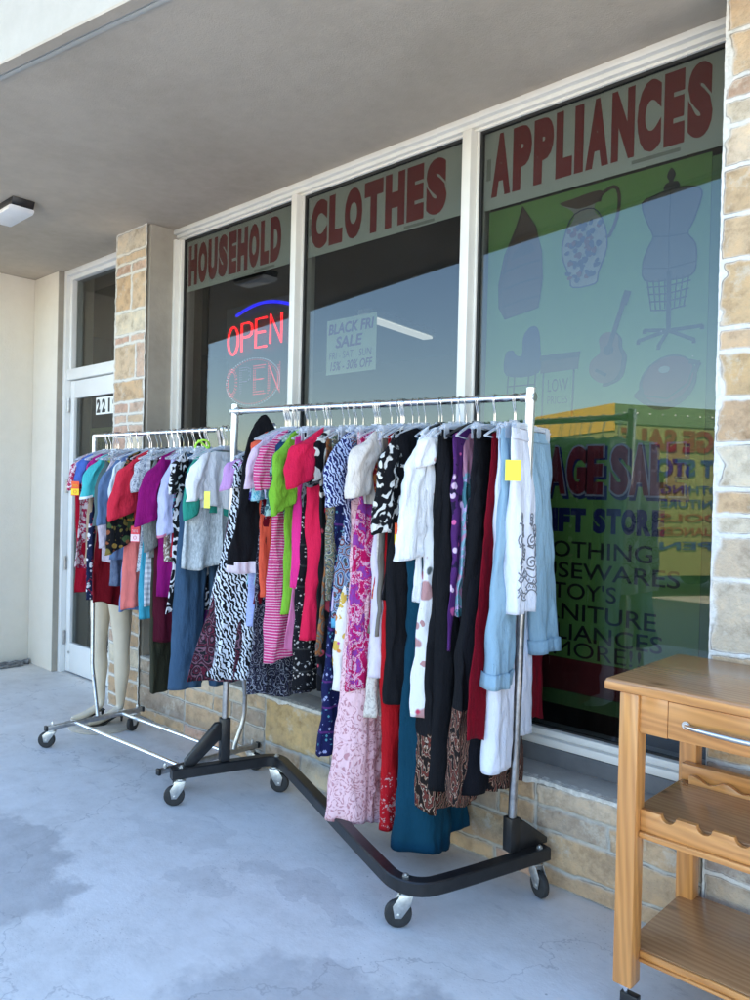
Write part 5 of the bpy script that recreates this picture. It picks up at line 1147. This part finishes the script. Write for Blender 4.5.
G('A', 177, 560, 'tank_top', 'top', fab('solid', (.50, .015, .05)), 'bright red narrow top between the black swirl blouse and the heather grey top', w=(.17, .18))
G('A', 180, 690, 'jeans', 'jeans', fab('denim', (.035, .075, .14), (.08, .15, .25)), 'long blue denim jeans under the heather grey top', kind='pants', w=(.17, .17), t=.035, amp=.7)
G('A', 183, 567, 'shorts', 'shorts', fab('heather', (.36, .40, .42), (.60, .64, .66)), 'heather grey fleece skirt with a frayed hem, right of the purple t-shirt', kind='skirt', w=(.17, .24), t=.04, amp=1.1, dz=-.06)
G('A', 187, 500, 'tank_top', 'top', fab('solid', (.04, .28, .60)), 'bright blue top square beside the green one', w=(.17, .18), hemband=(.2, fab('solid', BLK)))
G('A', 192, 516, 't_shirt', 't-shirt', fab('solid', (.04, .34, .26)), 'sea green t-shirt with a hanging sleeve', w=(.18, .19), sl=.32, out=.03)
G('A', 196, 510, 't_shirt', 't-shirt', fab('solid', WHT), 'white t-shirt sleeve against the zebra dress', w=(.17, .19), sl=.24, out=.04)
G('A', 203, 690, 'dress', 'dress', fab('paisley', (.02, .015, .02), (.12, .02, .04), (.015, .015, .02), (.20, .10, .14), s=1.0), 'black and dark red paisley dress hem below the zebra dress', w=(.18, .39), amp=1.4, t=.05, flare=1.3, spin=-48)
G('A', 205, 683, 'dress', 'dress', fab('zebra', BLK, (.66, .70, .78), s=1.25), 'long flared zebra print dress in the gap between the two racks', w=(.18, .36), amp=1.5, t=.07, flare=1.2, sl=.16, spin=-46, tag_=('lime', -.32, .05))
G('A', 214, 576, 'cardigan', 'cardigan', fab('solid', (.66, .69, .70)), 'white long waterfall cardigan on the zebra dress', w=(.17, .19), amp=1.5, drop=.09)
G('A', 219, 483, 'blouse', 'blouse', fab('solid', (.62, .34, .68)), 'lilac short sleeved blouse at the right end of the folding rack', w=(.17, .18), sl=.15, out=.04, r=(.08, .09))

# ---- Z shaped rack, left to right
G('B', 231, 575, 'dress', 'dress', fab('solid', BLK), 'black sleeveless dress hanging in front of the left pole of the Z shaped rack', w=(.06, .20), amp=1.0, t=.04, dz=.06, off=-.13, flare=.45, neck=0, hemband=(.05, fab('solid', (.70, .62, .70))))
G('B', 236, 620, 'shirt', 'shirt', fab('stripes', (.30, .36, .78), (.52, .58, .85), s=3), 'pale blue striped shirt hem right of the black sleeveless dress', w=(.18, .21))
G('B', 240, 545, 'blouse', 'blouse', fab('floral', BLK, (.85, .18, .10), (.6, .6, .5), s=.8), 'black blouse with sparse coral and cream flowers beside the black dress', w=(.18, .20), sl=.18)
G('B', 246, 598, 't_shirt', 't-shirt', fab('solid', (.85, .13, .07)), 'orange coral long top left of the aqua paisley one', w=(.19, .21), sl=.14, amp=1.2)
G('B', 253, 580, 'tunic', 'tunic', fab('lace', (.10, .45, .60), (.40, .68, .78), s=1.1), 'aqua blue tunic with a pale paisley print', w=(.19, .20), sl=.30, out=.03)
G('B', 256, 700, 'dress', 'dress', fab('paisley', (.008, .008, .014), (.05, .05, .09), (.012, .012, .02), (.22, .23, .28), s=1.5), 'dark navy black dress with small pale marks, its hem right of the zebra dress', w=(.19, .21))
G('B', 258, 520, 'blouse', 'blouse', fab('splash', (.02, .02, .05), (.06, .05, .30), (.45, .50, .65), s=1.3), 'black and indigo print blouse with a tied sleeve', w=(.18, .20), sl=.30)
G('B', 262, 605, 'dress', 'dress', fab('solid', (.14, .006, .015)), 'dark wine red dress left of the pink striped one', w=(.18, .20), t=.03)
G('B', 264, 490, 'blouse', 'blouse', fab('solid', (.62, .48, .60)), 'pale mauve sheer blouse left of the pink striped dress', w=(.19, .20), sl=.24, r=(.085, .09), out=.05)
G('B', 268, 515, 'shirt', 'shirt', fab('solid', (.60, .52, .76)), 'pale lavender shirt with a pointed hem', w=(.18, .20), sl=.28)
G('B', 274, 662, 'dress', 'dress', fab('stripes', (.62, .04, .20), (.80, .45, .56), s=1.3), 'long pink and rose striped jersey dress', w=(.20, .21), sl=.25, r=(.085, .08), out=.08, amp=.8, t=.04)
G('B', 279, 500, 'blouse', 'blouse', fab('solid', (.02, .06, .14)), 'dark navy short sleeved blouse between the striped dress and the lime t-shirt', w=(.19, .20), sl=.20)
G('B', 281, 535, 'blouse', 'blouse', fab('splash', (.10, .22, .20), (.30, .45, .42), (.05, .12, .14), s=1.2), 'green and grey camouflage print blouse', w=(.19, .20), sl=.34, r=(.08, .085))
G('B', 287, 617, 't_shirt', 't-shirt', fab('solid', (.24, .55, .05)), 'lime green t-shirt with a plain hanging sleeve', w=(.20, .20), sl=.33, r=(.085, .085), out=.05)
G('B', 291, 590, 't_shirt', 't-shirt', fab('solid', (.85, .04, .28)), 'hot pink long top right of the lime green t-shirt', w=(.19, .22), amp=1.2, t=.035)
G('B', 296, 650, 'skirt', 'skirt', fab('solid', (.75, .22, .42)), 'rose pink skirt corner below the hot pink top', kind='skirt', w=(.16, .20))
G('B', 300, 690, 'trousers', 'trousers', fab('tribal', BLK, (.35, .33, .32), (.45, .40, .36), (.03, .03, .03), s=1.2), 'black loose trousers with a grey tribal print', kind='pants', w=(.18, .19), t=.03)
G('B', 304, 510, 'blouse', 'blouse', fab('lace', (.015, .015, .018), (.16, .16, .18), s=.8), 'black and charcoal lace blouse just left of the raspberry red dress', w=(.18, .20), sl=.22)
G('B', 311, 643, 'dress', 'dress', fab('solid', (.75, .02, .08)), 'raspberry red sweater dress with a large draped sleeve', w=(.22, .22), sl=.22, r=(.105, .09), out=.10, amp=1.2, t=.05)
G('B', 318, 690, 'dress', 'dress', fab('leaf', BLK, (.70, .68, .62), s=.45), 'long black dress with bold cream swirls on the shoulder', w=(.20, .21), sl=.20, hemband=(.75, fab('floral', BLK, (.6, .08, .12), (.02, .02, .03), s=.5)))
G('B', 324, 655, 'dress', 'dress', fab('paisley', (.30, .10, .04), (.38, .16, .06), (.22, .10, .08), (.12, .14, .12), s=.9), 'rust brown paisley dress', w=(.20, .21))
G('B', 329, 600, 'blouse', 'blouse', fab('paisley', (.10, .14, .10), (.30, .22, .12), (.05, .08, .12), (.35, .32, .25), s=1.5), 'olive and brown small print blouse under clear clip hangers', w=(.19, .20))
G('B', 333, 755, 'skirt', 'skirt', fab('tribal', (.015, .018, .08), (.35, .38, .62), (.10, .30, .38), (.10, .03, .16), s=1.0), 'long navy skirt with white and teal tribal bands', kind='skirt', w=(.17, .21), amp=1.4, t=.045)
G('B', 337, 690, 'skirt', 'skirt', fab('floral', (.78, .76, .74), (.80, .30, .06), (.60, .12, .40), (.75, .50, .10), s=.7), 'white skirt with orange and purple flowers', kind='skirt', w=(.17, .25), amp=1.6, t=.05, flare=1.2)
G('B', 335, 624, 'dress', 'dress', fab('paisley', (.05, .10, .25), (.28, .34, .42), (.25, .05, .05), (.06, .09, .10), (.30, .40, .55), s=1.2), 'blue and red paisley dress with a light blue hem band', w=(.19, .22), amp=1.6, t=.045, hemband=(.024, fab('solid', (.12, .42, .66))))
G('B', 344, 540, 'blouse', 'blouse', fab('zebra', (.02, .025, .12), (.48, .54, .75), s=1.5), 'indigo and white swirl print blouse with a pink price tag', w=(.20, .20), sl=.30, r=(.085, .09), out=.08, tag_=('red', -.33, .02))
G('B', 348, 615, 'blouse', 'blouse', fab('floral', (.55, .45, .68), (.75, .50, .06), (.75, .65, .8), s=.8), 'lilac blouse printed with yellow flowers', w=(.19, .20))
G('B', 346, 832, 'skirt', 'skirt', fab('lace', (.62, .30, .34), (.80, .52, .56), s=.9), 'long dusty pink lace maxi skirt', kind='skirt', w=(.17, .25), amp=1.5, t=.06, flare=1.0)
G('B', 358, 690, 'dress', 'dress', fab('splash', (.50, .01, .10), (.60, .02, .14), (.78, .45, .60), (.55, .01, .16), (.30, .06, .35), s=1.4), 'hot pink and white tie dye dress', w=(.20, .22), amp=1.1, t=.04)
G('B', 368, 505, 'cardigan', 'cardigan', fab('solid', (.66, .60, .55)), 'cream open cardigan with a hanging sleeve', w=(.20, .21), sl=.27, r=(.09, .07), out=.10)
G('B', 371, 600, 'blouse', 'blouse', fab('splash', (.65, .16, .06), (.75, .25, .08), (.45, .03, .05), s=1.2), 'orange scarf like blouse showing inside the cream cardigan', w=(.18, .19))
G('B', 369, 722, 'skirt', 'skirt', fab('lace', (.48, .42, .38), (.66, .60, .54)), 'cream tiered skirt hem below the white trousers', kind='skirt', w=(.17, .20), amp=1.4)
G('B', 372, 676, 'trousers', 'trousers', fab('solid', (.64, .58, .66)), 'pale lilac white cropped trousers', kind='pants', w=(.17, .18), t=.035, amp=.6)
G('B', 377, 640, 'dress', 'dress', fab('solid', (.17, .15, .13)), 'plain taupe sleeveless dress behind the leaf print blouse', w=(.19, .20))
G('B', 386, 832, 'dress', 'dress', fab('solid', (.48, .012, .018)), 'long red dress with faint silver embroidery at the hem', w=(.18, .19), t=.04, amp=1.0, hemband=(.22, fab('floral', (.45, .012, .02), (.55, .2, .2), (.6, .35, .35), s=2.4)))
G('B', 390, 604, 'blouse', 'blouse', fab('leaf', BLK, (.66, .64, .60), s=.75), 'black blouse with cream leaf print and a wide sleeve', w=(.20, .21), sl=.38, r=(.095, .10), out=.04, tag_=('sale', -.50, .06), hemband=(.28, fab('solid', BLK)))
G('B', 394, 706, 'dress', 'dress', fab('solid', BLK), 'plain black calf length dress under the leaf print blouse', w=(.20, .22), amp=1.3, t=.06)
G('B', 413, 858, 'dress', 'dress', fab('solid', (.008, .055, .095)), 'long dark teal maxi dress, the longest piece on the Z shaped rack', w=(.19, .21), amp=1.6, t=.065, flare=1.0)
G('B', 416, 600, 'blouse', 'blouse', fab('solid', (.80, .82, .86)), 'plain white blouse with a long sleeve', w=(.20, .21), sl=.50, r=(.085, .085), out=.05, black=True)
G('B', 424, 722, 'dress', 'dress', fab('floral', (.74, .74, .76), (.60, .06, .12), (.10, .12, .12), (.55, .30, .30), s=.42), 'long white kimono dress scattered with red roses and a yellow paper tag', w=(.19, .21), sl=.14, amp=1.3, t=.04, tag_=('lime', -.24, .05, -.10))
G('B', 432, 815, 'dress', 'dress', fab('animal', (.02, .014, .012), (.30, .15, .09), (.50, .38, .30), (.16, .04, .03), s=1.8), 'long black and brown animal print dress', w=(.19, .22), amp=1.7, t=.055, yoke=(1.22, fab('solid', BLK)))
G('B', 440, 790, 'trousers', 'trousers', fab('solid', BLK), 'black wide leg trousers left of the purple blouse', kind='pants', w=(.18, .19), t=.04)
G('B', 450, 655, 'blouse', 'blouse', fab('floral', (.10, .03, .16), (.80, .16, .42), (.75, .55, .75), (.03, .02, .06), s=.7), 'purple long blouse with hot pink flowers', w=(.17, .19), black=True)
G('B', 456, 620, 'tank_top', 'top', fab('splash', (.72, .35, .55), (.30, .55, .66), (.60, .45, .72), (.10, .28, .34), s=.7), 'pink and turquoise tank top with a white binding', w=(.14, .17), sl=None, yoke=(.20, fab('solid', (.82, .38, .55))), drop=.10)
G('B', 461, 805, 'skirt', 'skirt', fab('animal', (.015, .012, .012), (.28, .13, .08), (.42, .30, .24), (.14, .04, .03), s=2.2), 'brown animal print flared hem below the black trousers at the right', kind='skirt', w=(.17, .26), amp=1.6, t=.05, yoke=(1.05, fab('solid', BLK)))
G('B', 466, 792, 'trousers', 'trousers', fab('solid', (.009, .009, .012)), 'plain black straight trousers between the pink tank top and the white jeans', kind='pants', w=(.18, .18), t=.035, amp=.6)
G('B', 473, 745, 'dress', 'dress', fab('solid', (.20, .006, .016)), 'dark red flared dress behind the white jeans and the right pole', w=(.16, .30), amp=.35, t=.014, seed=12, spin=-3)
G('B', 482, 770, 'jeans', 'jeans', fab('denim', (.66, .69, .80), (.76, .79, .90)), 'long white jeans near the right pole', kind='pants', w=(.17, .20), t=.03, amp=.5, legs=True)
G('B', 487, 692, 'capri_jeans', 'capri jeans', fab('denim', (.27, .43, .56), (.36, .53, .66)), 'light blue cropped jeans with rolled buttoned cuffs', kind='pants', w=(.19, .30), t=.028, amp=.5, cuff=True, legs=True, tag_=('yellow', -.25, .040, -.205))
pr = G('B', 502, 615, 'capri_trousers', 'capri trousers', fab('denim', (.70, .73, .84), (.78, .81, .92)), 'white cropped trousers with grey scroll printing, last on the Z shaped rack', kind='pants', w=(.125, .13), t=.03, amp=.7, off=-.075, tw=8)
# grey scroll printing on the white cropped trousers: thin raised ink following the leg front
def scroll(parent):
    mb = MB(); legs = [c for c in parent.children if c.name.startswith('trouser_leg')]
    ink = plain('grey_ink', (.16, .17, .20), .7)
    rnd = random.Random(4)
    from mathutils.bvhtree import BVHTree
    for lg in legs:
        mb = MB(); bvh = BVHTree.FromPolygons([v.co for v in lg.data.vertices], [tuple(p.vertices) for p in lg.data.polygons])
        zs = [v.co.z for v in lg.data.vertices]; z0 = min(zs); low = [v.co.y for v in lg.data.vertices if v.co.z < z0+.3]; ya, yb = min(low)+.012, max(low)-.012; wd = yb-ya
        def line(pts, r=.0024):
            out = []
            for (y, z) in pts:
                h = bvh.ray_cast(Vector((.3, y, z)), Vector((-1, 0, 0)))
                if h[0] is not None: out.append(h[0]+Vector((.0012, 0, 0)))
            if len(out) > 2: mb.tube(out, r, 5)
        for k, zc in enumerate((z0+.07, z0+.125)):
            for o in (0, .026): line([(ya+wd*i/16, zc+o+.018*math.sin(i/16*6+k*2.6)) for i in range(17)])
            for q in range(7): u = (q+.5)/7; y = ya+wd*u; zz = zc+.008+.018*math.sin(u*6+k*2.6); line([(y-.004, zz), (y, zz+.011), (y+.004, zz)], .0018)
        for k in range(5):
            yc, zc = ya+wd*(.3+.4*(k % 2)), z0+.19+.042*k; line([(yc+.026*(1-i/24)*math.cos(i*.5+k), zc+.026*(1-i/24)*math.sin(i*.5+k)) for i in range(22)], .0026)
            line([(yc-.02, zc-.02), (yc+.005, zc-.03), (yc+.026, zc-.012)], .0034)
        o = mb.build('printed_scrolls', ink, None); o.parent = lg
scroll(pr)

# neon lime cord looped on the folding rack end, gathered strap hangings
mb = MB(); rnd = random.Random(9); p = at(203, 445, Y=2.36)
mb.tube([p+Vector((.02*math.sin(a*1.3), .035*math.cos(a), .045*math.sin(a*.9)-.02)) for a in [k*.4 for k in range(22)]], .0055, 8)
tag(mb.build('lime_cord', plain('lime_cord', (.45, .85, .08), .6)), 'bright lime cord tangled over the bar end between the two racks', 'cord')

# ------------------------------------------------------------------ light
W = bpy.data.worlds.new('World'); S.world = W; W.use_nodes = True; nt = W.node_tree; nt.nodes.clear()
SUN_EL, SUN_AZ = 36, 12       # behind the building
sky = nt.nodes.new('ShaderNodeTexSky'); sky.sky_type = 'NISHITA'; sky.sun_disc = False; sky.sun_elevation = R(SUN_EL); sky.sun_rotation = R(SUN_AZ)
sky.air_density = 1.15; sky.dust_density = .3; sky.ozone_density = 2.6
bg = nt.nodes.new('ShaderNodeBackground'); bg.inputs[1].default_value = .11; ow = nt.nodes.new('ShaderNodeOutputWorld')
nt.links.new(sky.outputs[0], bg.inputs[0]); nt.links.new(bg.outputs[0], ow.inputs[0])
sl_ = bpy.data.lights.new('sun', 'SUN'); sl_.energy = 5.0; sl_.angle = R(.5); sl_.color = (1, .92, .78); so = bpy.data.objects.new('sun', sl_); COL.objects.link(so)
sd = Vector((math.sin(R(SUN_AZ))*math.cos(R(SUN_EL)), math.cos(R(SUN_AZ))*math.cos(R(SUN_EL)), math.sin(R(SUN_EL))))
so.rotation_euler = sd.to_track_quat('Z', 'Y').to_euler()
V = S.view_settings; V.view_transform = 'Standard'; V.look = 'None'; V.exposure = 2.68; V.gamma = 1
S.cycles.max_bounces = 10; S.cycles.diffuse_bounces = 4; S.cycles.glossy_bounces = 5; S.cycles.transparent_max_bounces = 24; S.cycles.transmission_bounces = 4
S.cycles.use_denoising = True; S.cycles.sample_clamp_indirect = 6
S.cycles.caustics_reflective = False; S.cycles.caustics_refractive = False
